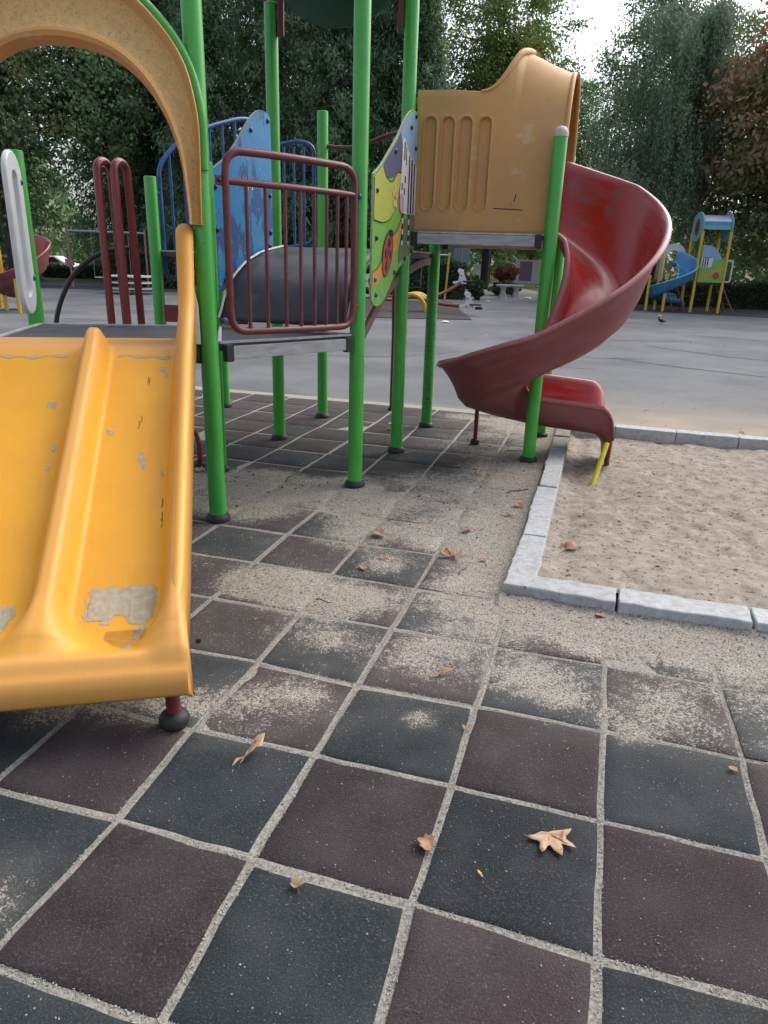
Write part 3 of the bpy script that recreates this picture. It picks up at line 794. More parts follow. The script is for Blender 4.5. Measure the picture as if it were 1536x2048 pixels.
paint([(.76, 2.04), (1.03, 2.10), (1.03, 1.84), (.90, 1.77), (.78, 1.735), (.66, 1.70), (.66, 1.80)], 'olive_p', 3, 'painted_bush')
# zebra: white body with black bars, legs, head
paint([(.655, 2.60), (.70, 2.63), (.78, 2.57), (.86, 2.52), (.96, 2.49), (1.03, 2.46), (1.03, 2.09), (.72, 2.08), (.66, 2.12), (.625, 2.2), (.64, 2.3), (.66, 2.45)], 'white_p', 4, 'painted_zebra')
for x0, x1, a, b in ((.825, .855, 2.52, 2.09), (.885, .925, 2.50, 2.09), (.955, .985, 2.48, 2.09), (.70, .725, 2.60, 2.47), (.75, .765, 2.57, 2.44), (.66, .685, 2.30, 2.25), (.73, .755, 2.36, 2.31), (.72, .745, 2.27, 2.22)):
    paint([(x0, b), (x1, b), (x1, a), (x0, a)], 'black_p', 5, 'painted_stripe')
paint([(.625, 2.2), (.66, 2.23), (.72, 2.20), (.73, 2.11), (.68, 2.075), (.63, 2.11)], 'pink_p', 5, 'painted_muzzle')
for x0 in (.70, .86):
    for k in range(6):
        paint([(x0, 1.84 + k * .042), (x0 + .03, 1.84 + k * .042), (x0 + .03, 1.876 + k * .042), (x0, 1.876 + k * .042)], 'white_p' if k % 2 == 0 else 'black_p', 5, 'painted_leg')
# flower, ladybird, outlines
for k in range(5):
    t = k * 1.257 + .3
    paint([(.52 + .03 * math.cos(t) * 1.2 + .026 * math.cos(q) / 1.0, 2.185 + .062 * math.sin(t) + .03 * math.sin(q)) for q in np.linspace(0, 6.28, 9)[:-1]], 'petal_p', 5 + .3 * k, 'painted_petal')
paint([(.52 + .016 * math.cos(q), 2.185 + .02 * math.sin(q)) for q in np.linspace(0, 6.28, 9)[:-1]], 'orange_p', 8, 'painted_flower_centre')
def bug(cx, cz, rx, rz, sh, mk, lay, name, n=22):
    paint([(cx + rx * math.cos(q) + sh * math.sin(q) * rz, cz + rz * math.sin(q)) for q in np.linspace(0, 6.283, n)[:-1]], mk, lay, name)
bug(.385, 1.765, .110, .168, .25, 'black_p', 5, 'painted_ladybird_outline')
bug(.380, 1.762, .100, .157, .25, 'bug_p', 6, 'painted_ladybird')
bug(.445, 1.918, .05, .028, 0, 'black_p', 6.5, 'painted_ladybird_head')
for cx, cz in ((.40, 1.85), (.34, 1.77), (.44, 1.76), (.36, 1.665)):
    bug(cx, cz, .018, .036, .1, 'black_p', 7, 'painted_spot', 12)
paint([(.325, 1.65), (.335, 1.645), (.455, 1.885), (.445, 1.89)], 'black_p', 7.5, 'painted_line')
for pts in (spline([(.085, 1.988), (.28, 1.983), (.44, 2.028), (.56, 2.138), (.64, 2.30)], 6), spline([(.70, 2.06), (.62, 1.96), (.50, 1.90), (.36, 1.82), (.22, 1.68), (.085, 1.63)], 6),
            spline([(.25, 2.35), (.34, 2.285), (.46, 2.285), (.56, 2.355), (.66, 2.37)], 5)):
    paint(pts + [(x, z + .006) for x, z in pts[::-1]], 'black_p', 4.2, 'painted_line')
def bolt(p, nrm, mk='bolt_dark', r=.016, parent=frame):
    m = M(); m.lathe(p, [(r, 0), (r, .006), (r * .8, .013), (r * .4, .016)], 12, axis=nrm)
    return obj('bolt', m, MT[mk], parent, smooth=50)
for x, z in ((.97, 2.83), (.86, 2.73), (.99, 2.60), (.50, 2.50), (.13, 2.19), (.14, 1.87), (1.0, 1.92), (.97, 1.80), (.13, 1.58), (.16, 1.47), (.56, 1.63), (.80, 1.74)):
    bolt(o0 + d0 * x * L0 + EZ * z + nr * .018, nr, 'bolt_dark' if z > 1.7 else 'bolt_blue', .019, zeb)

o0b, d0b, L0b, nrb = frame_ax(PM, P7, .012)
blue_out = spline([(.0, 2.30), (.10, 2.355), (.22, 2.43), (.39, 2.575), (.545, 2.735), (.66, 2.825), (.76, 2.862), (.86, 2.855)], 5) + [(.895, 2.83), (.90, 2.4)] + spline([(.905, 1.785), (.72, 1.75), (.56, 1.705), (.40, 1.645), (.25, 1.545), (.13, 1.46), (.05, 1.45), (-.01, 1.52)], 5)
m = M(); m.prism([(x * L0b, z) for x, z in blue_out], o0b, d0b, EZ, nrb * .018, 0, 1)
blu = obj('blue_panel', m, [MT['blue_board'], MT['ply']], frame, smooth=0)
tag(blu, 'blue board with peeling paint and white scratched letters')
for x, z in ((.85, 2.80), (.58, 2.68), (.85, 2.55), (.86, 2.22), (.86, 1.92), (.84, 1.81), (.14, 1.53), (.06, 1.9), (.06, 2.2)):
    bolt(o0b + d0b * x * L0b + EZ * z + nrb * .018, nrb, 'bolt_dark', .019, blu)
# scratched letters
def stroke(pts, r=.006):
    k = M(); P = [o0b + d0b * x * L0b + EZ * z + nrb * .0195 for x, z in spline(pts, 5)]
    k.tube(P, [r * (.4 + .6 * math.sin(math.pi * t) ** .5) for t in np.linspace(.02, .98, len(P))], 6)
    obj('scratched_letter', k, MT['white_p'], blu)
stroke([(.44, 2.335), (.445, 2.26), (.465, 2.225), (.48, 2.28), (.485, 2.32)])
stroke([(.485, 2.32), (.49, 2.25), (.51, 2.23), (.525, 2.30), (.52, 2.345)])
stroke([(.575, 2.275), (.55, 2.28), (.545, 2.25), (.57, 2.235), (.585, 2.26)])
stroke([(.61, 2.235), (.61, 2.28), (.63, 2.285), (.64, 2.25), (.655, 2.28), (.67, 2.24)], .004)

# ---- maroon railing between the first two posts
def rail_path(pts, rad, n=6):
    """polyline with rounded corners"""
    P = [np.asarray(p, float) for p in pts]; out = [P[0]]
    for k in range(1, len(P) - 1):
        a, b, c = P[k - 1], P[k], P[k + 1]
        r = min(rad, np.linalg.norm(a - b) * .45, np.linalg.norm(c - b) * .45)
        s = b + (a - b) / np.linalg.norm(a - b) * r; e = b + (c - b) / np.linalg.norm(c - b) * r
        for t in np.linspace(0, 1, n): out.append((1 - t) ** 2 * s + 2 * t * (1 - t) * b + t * t * e)
    out.append(P[-1]); return out
def closed_round(pts, rad, n=6):
    P = [np.asarray(p, float) for p in pts]; out = []
    for k in range(len(P)):
        a, b, c = P[k - 1], P[k], P[(k + 1) % len(P)]
        r = min(rad, np.linalg.norm(a - b) * .49, np.linalg.norm(c - b) * .49)
        s = b + (a - b) / np.linalg.norm(a - b) * r; e = b + (c - b) / np.linalg.norm(c - b) * r
        for t in np.linspace(0, 1, n): out.append((1 - t) ** 2 * s + 2 * t * (1 - t) * b + t * t * e)
    return out
oa, da, La, na = frame_ax(P1, P2, .03)
def bow(t): return na * .05 * (1 - ((t - .5) / .5) ** 2)
def bp(t, z): return oa + da * t * La + EZ * z + bow(t)
tops = [bp(t, 2.31) for t in np.linspace(.11, .935, 7)]; bots = [bp(t, 1.258) for t in np.linspace(.935, .11, 7)]
m = M()
m.tube(closed_round([bp(.11, 1.258), bp(.11, 2.30)] + [bp(t, 2.305) for t in (.3, .5, .7)] + [bp(.935, 2.305), bp(.935, 1.258)] + [bp(t, 1.258) for t in (.7, .5, .3)], .13, 7), .0235, 14, closed=True)
rail = obj('railing', m, MT['maroon'], frame, smooth=60)
k = M(); k.tube([bp(t, 2.135) for t in np.linspace(.11, .935, 9)], .021, 12); obj('crossbar', k, MT['maroon'], rail, smooth=60)
for t in (.217, .323, .438, .536, .63, .716, .798, .871):
    k = M(); k.tube([bp(t, 2.135), bp(t, 1.26)], .0125, 10); obj('bar', k, MT['maroon'], rail, smooth=60)
k = M(); k.box(bp(.085, 2.135), da * .035, na * .006, EZ * .028); obj('bracket', k, MT['maroon'], rail, smooth=0, bevel=.005)
bolt(bp(.075, 2.135) + na * .006, na, 'bolt_dark', .013, rail)
for t, z in ((.955, 2.13), (.955, 1.40), (.075, 1.33)):
    k = M(); k.tube([bp(t - .02, z), bp(t + .03, z)], .012, 8); obj('fixing', k, MT['maroon'], rail)
bolt(bp(.965, 2.13) + na * .012, na, 'bolt_blue', .018, rail); bolt(bp(.07, 1.33) + na * .012, na, 'bolt_blue', .02, rail)

# ---- blue stair railing (rising to the back) and blue railing of the roofed deck
def blue_rail(pts_top, pts_bot, bars, fr):
    o_, d_, L_, n_ = fr
    f = lambda x, z: o_ + d_ * x * L_ + EZ * z
    m = M(); m.tube(closed_round([f(*p) for p in pts_top + pts_bot], .10, 6), .021, 12, closed=True)
    ob = obj('blue_railing', m, MT['blue_bar'], frame, smooth=60)
    for x, a, b in bars:
        k = M(); k.tube([f(x, a), f(x, b)], .0135, 8); obj('bar', k, MT['blue_bar'], ob, smooth=60)
    return ob
fr = frame_ax(PR, (-4.8, 12.2))
topz = lambda x: float(np.interp(x, [.05, .12, .224, .516, .823, 1.0], [2.42, 2.56, 2.70, 2.915, 3.045, 3.08]))
ob = blue_rail([(.075, 1.50), (.075, 2.50), (.22, 2.70), (.37, 2.81), (.516, 2.91), (.82, 3.045), (1.0, 3.06)], [(1.0, 1.86), (.2, 1.48)], [(x, topz(x) - .01, 1.49 + .36 * max(0, x - .2)) for x in (.17, .29, .41, .53, .65, .77, .89)], fr)
for z in (2.26, 1.62):
    k = M(); k.tube([fr[0] + fr[1] * .0 + EZ * z, fr[0] + fr[1] * .08 * fr[2] + EZ * z], .014, 8); obj('fixing', k, MT['blue_bar'], ob)
    bolt(fr[0] + fr[1] * .06 + EZ * z - fr[3] * .0, np.array([0, -1.0, 0]), 'bolt_blue', .022, ob)
fr = frame_ax(P9, P8)
ob = blue_rail([(.08, 1.80), (.08, 2.70), (.3, 2.74), (.6, 2.82), (.8, 2.85), (.925, 2.80)], [(.925, 1.87), (.6, 1.80)], [(x, 2.8, 1.82) for x in (.2, .32, .44, .56, .655, .745, .835)], fr)
# wavy grab rail at the back of the roofed deck, and the leg of the climber behind
o_, d_, L_, n_ = frame_ax(P8, P4)
m = M(); m.tube([o_ + d_ * x * L_ + EZ * z for x, z in spline([(.04, 2.795), (.15, 2.78), (.28, 2.785), (.42, 2.83), (.56, 2.885), (.7, 2.905), (.85, 2.86), (.97, 2.79)], 6)], .021, 12)
obj('grab_rail', m, MT['maroon'], frame, smooth=60)
m = M(); c = W(-2.06, 13.48)
m.tube([c, c + EZ * .9, c + EZ * 1.5 - EJ * .05, c + EZ * 1.78 - EJ * .35, c + EZ * 1.80 - EJ * .72], .021, 10)
lg = obj('climber_leg', m, MT['red_rail'], frame, smooth=60)
k = M(); k.lathe(c, [(.04, 0), (.042, .012), (.03, .035)], 14); obj('base_collar', k, MT['rubber'], lg)
# ---- roof: round end boards, slats between, red brackets
o_, d_, L_, n_ = frame_ax(P7, P3, 0)
roof_pts = [(.5 + .455 * math.cos(q), 3.93 + .44 * math.sin(q)) for q in np.linspace(0, 6.283, 41)[:-1]]
for aa, bb in ((P7, P3), (PM, P2)):
    o_, d_, L_, n_ = frame_ax(aa, bb, 0)
    m = M(); m.prism([(x * L_, z) for x, z in roof_pts], o_ - n_ * .02, d_, EZ, n_ * .04)
    rf = obj('roof_end_board', m, MT['roof'], frame, smooth=40, bevel=.008)
o_, d_, L_, n_ = frame_ax(P7, P3, 0)
for k in range(9):
    q = math.pi * (k + .5) / 9
    q0, q1 = math.pi * k / 9 + .02, math.pi * (k + 1) / 9 - .02
    m = M()
    A = [o_ + d_ * (.5 + .43 * math.cos(t)) * L_ + EZ * (3.93 + .40 * math.sin(t)) for t in (q0, q1)]
    e = W(*PM) - W(*P7)
    rad = [np.append(((p - o_)[:2] - (d_ * .5 * L_)[:2]), 0) for p in A]
    m.add([A[0], A[1], A[1] + e, A[0] + e, A[0] + EZ * .02, A[1] + EZ * .02, A[1] + e + EZ * .02, A[0] + e + EZ * .02],
          [(0, 1, 2, 3), (7, 6, 5, 4), (0, 4, 5, 1), (2, 6, 7, 3), (1, 5, 6, 2), (0, 3, 7, 4)])
    obj('roof_slat', m, MT['roof'], frame, smooth=0)
for ij, sg, z0 in ((P7, 1, 3.455), (P3, -1, 3.46)):
    c = W(*ij) + d_ * sg * .088
    m = M(); m.bar(c + EZ * z0, c + EZ * 4.3, .055, .045, up=(0, 1, 0))
    br = obj('roof_bracket', m, MT['maroon'], frame, smooth=0, bevel=.006)
    k = M(); k.bar(c + EZ * 3.60, W(*ij) - d_ * sg * .12 + EZ * 3.78, .04, .03, up=(0, 1, 0)); obj('brace', k, MT['maroon'], br, smooth=0, bevel=.004)

# ---- orange arch over the head of the yellow slide
arch_c, arch_z = -1.23, 1.90
def apt(x, z, off):          # x metres along the post line (0 = right post), off metres towards the slide foot
    return sl(off / T, x / T, z)
xin = np.array([-.072, -.076, -.098, -.135, -.188, -.250, -.323, -.41, -.50, -.60, -.673])
zin = np.array([1.88, 2.00, 2.205, 2.35, 2.468, 2.565, 2.642, 2.70, 2.735, 2.752, 2.755])
xout = np.array([.000, .002, .010, .010, -.012, -.045, -.105, -.195, -.305, -.455, -.673])
zout = np.array([1.88, 2.02, 2.25, 2.42, 2.57, 2.69, 2.80, 2.905, 3.00, 3.075, 3.105])
def mirror(xa): return np.concatenate([xa, (-1.346 - xa[:-1])[::-1]])
XI, ZI, XO, ZO = mirror(xin), np.concatenate([zin, zin[:-1][::-1]]), mirror(xout), np.concatenate([zout, zout[:-1][::-1]])
prof = [(0.0, -.02), (0.0, .115), (.03, .14), (.10, .148), (.16, .125), (.24, .085), (.40, .066), (.72, .062), (.82, .075), (.90, .105), (.97, .11), (1.0, .09), (1.0, -.02)]
Pg = []
spi_in, spi_out = spline(list(zip(XI, ZI)), 6), spline(list(zip(XO, ZO)), 6)
from_k = np.arange(0, (len(XI) - 1) * 6 + 1) / 6.0
for k in from_k:
    xi, zi = spi_in[int(round(k * 6))]; xo, zo = spi_out[int(round(k * 6))]
    Pg.append([apt(xi + (xo - xi) * f, zi + (zo - zi) * f, off) for f, off in prof])
m = M(); m.grid(np.array(Pg))
for r in range(len(m.f)):
    col_ = r % (len(prof) - 1)
    m.m[r] = 1 if 4 <= col_ <= 7 else 0
arch = obj('entrance_arch', m, [MT['tan'], MT['tan_dirty']], frame, smooth=45)
tag(arch, 'sun-bleached orange arch speckled with lichen')
m = M(); m.tube([apt(x + .016 * math.cos(math.pi * k / (len(spi_out) - 1)), z + .016 * math.sin(math.pi * k / (len(spi_out) - 1)), .045) for k, (x, z) in enumerate(spi_out)][10:-10], .030, 12)
obj('arch_tube', m, MT['green'], arch, smooth=60)

# ---- wide two-lane yellow slide
S = np.unique(np.concatenate([np.linspace(-.12, 4.4, 70), np.linspace(4.4, 4.72, 16)]))
bed = np.interp(S, [-.15, .55, .75, 1.0, 3.65, 4.05, 4.5, 4.66, 4.72], [1.212, 1.212, 1.19, 1.115, .43, .335, .30, .295, .275])
bed = smooth1(bed, 5)
Hr = np.interp(S, [-.15, -.06, .02, .12, .22, .35, .5, .7, .9, 1.2, 3.8, 4.25, 4.5, 4.62, 4.72], [.45, .52, .53, .50, .44, .36, .29, .235, .205, .19, .165, .14, .10, .06, .0])
Hc = np.interp(S, [-.15, .52, .62, .72, .9, 1.2, 3.8, 4.2, 4.4, 4.55, 4.66, 4.72], [0, 0, .06, .13, .165, .155, .13, .115, .085, .045, .015, 0])
Hr, Hc = smooth1(Hr, 3), smooth1(Hc, 3)
wide = np.interp(S, [0, 3.9, 4.3, 4.6, 4.72], [1, 1, 1.15, 1.35, 1.4])
Pg, Fd = [], []
A0, AC, AL = -.15, -1.22, -2.78
cols = np.unique(np.concatenate([np.linspace(.0, .05, 4), np.linspace(.05, .5, 22), np.linspace(.5, .72, 6), np.linspace(.72, 1.42, 34), np.linspace(1.42, 2.1, 14), np.linspace(2.1, 2.63, 24)]))
cosb = lambda x: .5 * (1 + np.cos(np.pi * np.clip(x, 0, 1)))
for s, b, hr, hc in zip(S, bed, Hr, Hc):
    e_ = float(sstep(3.95, 4.62, s)); out = .05 * float(sstep(4.0, 4.7, s))
    wr, wc = .15 + .20 * e_, .17 + .34 * e_
    a_ = A0 - cols
    din = np.minimum(cols, cols[-1] - cols)                       # from the nearer edge
    rail_h = hr * np.where(din < .10, np.clip(.55 + din * 9, 0, 1) ** .6, cosb((din - .10) / wr))
    ridge_h = hc * np.where(np.abs(a_ - AC) < .035, 1.0, cosb((np.abs(a_ - AC) - .035) / wc)) ** (1.0 + .3 * (1 - e_))
    fl_ = .040 * float(sstep(4.40, 4.60, s)) * (1 - .6 * float(sstep(4.6, 4.72, s)))
    h = (rail_h ** 5 + ridge_h ** 5 + fl_ ** 5) ** .2
    zz = b + h
    zz[0] = zz[-1] = max(b - .10 * float(sstep(-.2, .6, s)) - .02, .17)
    ed = np.where(cols < .3, out * (1 - cols / .3), np.where(cols > cols[-1] - .3, -out * (1 - (cols[-1] - cols) / .3), 0))
    Pg.append([sl(s, a + q, z) for a, q, z in zip(a_, ed, zz)])
    Fd += list(np.clip(np.maximum.reduce([np.clip(h / max(hr, .05) * 1.3 - .25, 0, 1) if s > .9 else np.clip(h / .15 - .2, 0, 1), np.full(len(h), .95 * float(sstep(4.42, 4.58, s))), np.full(len(h), .9 * float(sstep(.85, .62, s)))]), 0, 1))
_rz = lambda q: float(np.interp(q, [-.10, -.06, .02, .10, .22, .4, .6, .9, 1.2], [1.70, 1.80, 1.855, 1.83, 1.735, 1.555, 1.42, 1.305, 1.225]))
# rounded nose turned down
nr_ = len(Pg[0])
last = np.array(Pg[-1])
for ds, dz in ((.035, -.012), (.055, -.05), (.058, -.09), (.04, -.105), (-.05, -.108)):
    zr_ = [max(p[2] + dz, .165) for p in last]
    Pg.append([sl(4.72 + (ds if 0 < q_i < nr_ - 1 else -.02), float(np.dot(p - sl(4.72, 0), w2[0] * EI + w2[1] * EJ)) / T, zz) for q_i, (p, zz) in enumerate(zip(last, zr_))]); Fd += [.9] * nr_
m = M(); m.grid(np.array(Pg), flip=True)
slide = obj('yellow_slide', m, [MT['slide'], MT['slide']], frame, smooth=60, solid=.012)
setattr_f(slide.data, 'fade', np.array(Fd) + 0.0)
_gi, _gj = G(np.array(m.v)[:, 0], np.array(m.v)[:, 1])
setattr_f(slide.data, 'su', (_gi - P1[0]) * n2[0] + (_gj - P1[1]) * n2[1]); setattr_f(slide.data, 'sa', (_gi - P1[0]) * w2[0] + (_gj - P1[1]) * w2[1])
tag(slide, 'scuffed yellow slide with two lanes')
for aa in (-.215, AL + .065):
    k = M(); qs = list(np.linspace(-.10, 1.2, 26)) + list(np.linspace(1.3, 4.3, 20))
    zz = [_rz(q) if q <= 1.2 else float(np.interp(q, S, bed + Hr)) - .026 for q in qs]
    k.tube([sl(q, aa, z_) for q, z_ in zip(qs, smooth1(zz, 3))], [np.interp(q, [-.1, .05, .6, 1.2, 4.0, 4.3], [.036, .052, .046, .034, .028, .015]) for q in qs], 14)
    sr = obj('side_rail', k, MT['slide'], slide, smooth=70); setattr_f(sr.data, 'fade', np.full(len(k.v), .55))
def on_slide(s, a, h=.0015):
    return sl(s, a, float(np.interp(s, S, bed)) + h)
def worn(poly, name='worn_patch', seed=0, jag=.016):
    g = random.Random(seed)
    pp = []
    for k in range(len(poly)):
        a, b = np.array(poly[k]), np.array(poly[(k + 1) % len(poly)])
        n = max(2, int(np.hypot(*(b - a)) / .022))
        for t in np.linspace(0, 1, n, endpoint=False):
            q = a + (b - a) * t; pp.append((q[0] + g.gauss(0, jag), q[1] + g.gauss(0, jag)))
    # triangulated on a lattice so that it follows the bed
    import mathutils.geometry as mg
    ss = [p[0] for p in pp]
    m = M(); n = len(pp)
    cuts = np.arange(math.floor(min(ss) / .05) * .05, max(ss) + .05, .05)
    pts3 = [Vector((p[0], p[1], 0)) for p in pp]
    tri = mg.tessellate_polygon([pts3])
    m.add([on_slide(*p) for p in pp], [tuple(t) for t in tri])
    for k in range(len(m.f)):
        a, b, c = (np.array(m.v[q]) for q in m.f[k])
        if np.cross(b - a, c - a)[2] < 0: m.f[k] = m.f[k][::-1]
    obj(name, m, MT['slide_worn'], slide, smooth=0)
# foot of the lane: big bare patch with a bitten lower edge
worn([(3.76, -.93), (3.74, -.41), (3.92, -.40), (4.10, -.43), (4.16, -.47), (4.12, -.56), (4.04, -.62), (4.03, -.70), (4.11, -.76), (4.07, -.84), (4.06, -.95), (3.9, -.945)], seed=1)
worn([(4.18, -.56), (4.14, -.46), (4.30, -.44), (4.42, -.47), (4.44, -.60), (4.40, -.62), (4.37, -.54)], seed=2, jag=.008)
worn([(3.86, -1.50), (3.92, -1.46), (4.10, -1.50), (4.24, -1.60), (4.20, -1.75), (3.98, -1.70)], seed=3)
for k, (s, a, ls, la) in enumerate(((2.34, -.64, .10, .022), (2.42, -.60, .09, .02), (1.15, -.44, .06, .02), (1.05, -.48, .05, .03), (2.0, -.95, .04, .03), (2.55, -.42, .04, .016), (1.6, -1.55, .05, .05), (2.2, -1.45, .05, .02), (2.45, -1.47, .04, .02))):
    worn([(s - ls, a - la), (s - ls * .6, a + la), (s + ls, a + la * .6), (s + ls * .5, a - la)], seed=20 + k, jag=.006)
k = M()
for s, a in ((3.05, -.40), (3.12, -.395), (1.25, -.62), (1.22, -.63), (1.9, -.68), (1.82, -.66), (2.9, -.405)):
    k.tube([on_slide(s - .05, a, .001), on_slide(s, a + .006, .001), on_slide(s + .05, a - .004, .001)], .0022, 5)
obj('scratch', k, MT['brown_beam'], slide)
k = M()
for lo_, hi_ in ((-.98, -.30), (-2.2, -1.5)):
    k.grid(np.array([[on_slide(.83 + .012 * math.sin(a * 9) + d_, a, .002) for d_ in (0, .035 + .02 * math.sin(a * 23))] for a in np.linspace(lo_, hi_, 24)]), flip=False)
obj('worn_edge', k, MT['slide_worn'], slide, smooth=0)
k = M(); k.lathe(sl(4.36, -.06, .30), [(.011, 0), (.011, .004), (.008, .005)], 12, axis=(sl(5, .3) - sl(4, 0))); obj('bolt_hole', k, MT['rubber'], slide)
# peeling clear film at the foot
MT['film'] = bpy.data.materials.new('clear_film'); MT['film'].use_nodes = True
_b = MT['film'].node_tree.nodes['Principled BSDF']; _b.inputs['Transmission Weight'].default_value = 1.0; _b.inputs['Roughness'].default_value = .12; _b.inputs['IOR'].default_value = 1.3; _b.inputs['Base Color'].default_value = (.85, .84, .8, 1)
k = M()
k.grid(np.array([[on_slide(4.20 + .20 * u * (.4 + .6 * math.sin(math.pi * v)), -.78 + .46 * v, .003 + .022 * u * math.sin(math.pi * v) ** 2) for v in np.linspace(.05, .98, 14)] for u in np.linspace(0, 1, 6)]))
obj('peeling_film', k, MT['film'], slide, smooth=60)
# slide legs
for a in (-.26, -2.24):
    c = sl(4.56, a)
    m = M(); m.tube([c + EZ * .0, c + EZ * .24], .028, 14); lg = obj('slide_leg', m, MT['maroon'], frame, smooth=60)
    k = M(); k.lathe(c, [(.050, .001), (.057, .018), (.057, .038), (.048, .052), (.034, .062)], 22); obj('base_collar', k, MT['rubber'], lg, smooth=50)
# white cheek plate between slide and post
m = M(); poly = [(-.30, 1.19), (-.095, 1.19), (-.10, 1.42), (-.17, 1.60), (-.24, 1.62)]
m.prism([(x * T, z) for x, z in poly], sl(.12, 0), (sl(0, 1) - sl(0, 0)) / T, EZ, (sl(-1, 0) - sl(0, 0)) / T * .012)
obj('cheek_plate', m, MT['white_worn'], frame, smooth=0, bevel=.003)
m = M(); m.box(sl(.02, -.22, ZL - .055), (sl(0, 1) - sl(0, 0)) * .10, (sl(1, 0) - sl(0, 0)) * .07, EZ * .055); obj('clamp', m, MT['rubber'], frame, smooth=0, bevel=.01)

# ---- things on the back edge of the slide deck
o_, d_, L_, n_ = frame_ax(PQ, PM, 0)
back = -n_ if np.dot(n_, W(*PQ) - W(*P0)) < 0 else n_
for t in (.415, .505):
    m = M(); b0 = o_ + d_ * t * L_
    ln = d_ * 0
    m.tube([b0 + EZ * 1.17] + [b0 + EZ * (2.27 + .07 * math.sin(q)) + (back * .085 + d_ * .032) * (1 - math.cos(q)) for q in np.linspace(0, math.pi, 10)] + [b0 + EZ * 1.17 + back * .19 + d_ * .075], .029, 14)
    h = obj('grab_loop', m, MT['red_rail'], frame, smooth=60)
m = M(); m.tube([o_ + d_ * x * L_ + back * y + EZ * z for x, y, z in spline([(.02, .22, .75), (.05, .24, 1.10), (.085, .26, 1.30), (.16, .29, 1.50), (.25, .32, 1.63), (.37, .36, 1.72), (.50, .40, 1.75)], 6)], .019, 10)
obj('climbing_arch', m, MT['black_tube'], frame, smooth=60)
# white oblong grab board on the left post
o_, d_, L_, n_ = frame_ax(PQ, P0, -.02)
def stadium(x0, x1, z0, z1, n=10):
    r = (x1 - x0) / 2; c = (x0 + x1) / 2
    return [(c + r * math.cos(q), z1 - r + r * math.sin(q)) for q in np.linspace(0, math.pi, n)] + [(c + r * math.cos(q), z0 + r + r * math.sin(q)) for q in np.linspace(math.pi, 2 * math.pi, n)]
oo, ii = stadium(.04, .36, 1.27, 2.35), stadium(.145, .255, 1.40, 2.22)
m = M(); n = len(oo)
for th in (0, 1):
    pass
ring = [[o_ + d_ * p[0] + EZ * p[1] + n_ * dd for p in pl] for pl, dd in ((oo, -.02), (ii, -.02), (ii, .02), (oo, .02))]
vs = [p for r_ in ring for p in r_]
fs = []
for q in range(4):
    for k in range(n):
        k2 = (k + 1) % n; q2 = (q + 1) % 4
        fs.append((q * n + k, q * n + k2, q2 * n + k2, q2 * n + k))
m.add(vs, fs)
wl_ = obj('grab_board', m, MT['white_pl'], frame, smooth=30, bevel=.012, bseg=3)
tag(wl_, 'white oblong grab board')
for z in (1.52, 2.16): bolt(W(*PQ) + d_ * .07 + EZ * z - n_ * .03, -n_ if False else np.array([0.2, -1, 0]), 'bolt_blue', .024, wl_)
# low red hoop under the deck
c = W(-3.75, 7.44)
m = M(); m.tube([c, c + EZ * .18, c + EZ * .27 - EI * .02, c + EZ * .335 - EI * .08, c + EZ * .352 - EI * .16, c + EZ * .355 - EI * .5, c - EI * .58 + EZ * .3, c - EI * .60], .022, 10)
hp = obj('step_hoop', m, MT['red_rail'], frame, smooth=60)
k = M(); k.lathe(c, [(.045, 0), (.047, .012), (.03, .04)], 14); obj('base_collar', k, MT['rubber'], hp)
# stair stub between the slide deck and the stair post: red plate, pale sloping tread
m = M(); a_, b_ = W(-5.6, 9.5), W(-4.0, 9.9)
m.bar(a_ + EZ * 1.17, b_ + EZ * 1.17, .03, .16); obj('stair_riser', m, MT['red_rail'], frame, smooth=0, bevel=.006)
m = M(); m.box((W(-4.9, 9.75) + W(-4.3, 9.2)) / 2 + EZ * 1.42, (W(-4.55, 9.9) - W(-5.0, 9.5)) * .32 + EZ * .13, EJ * .25, EZ * .012); obj('stair_tread', m, MT['alu'], frame, smooth=0, bevel=.004)

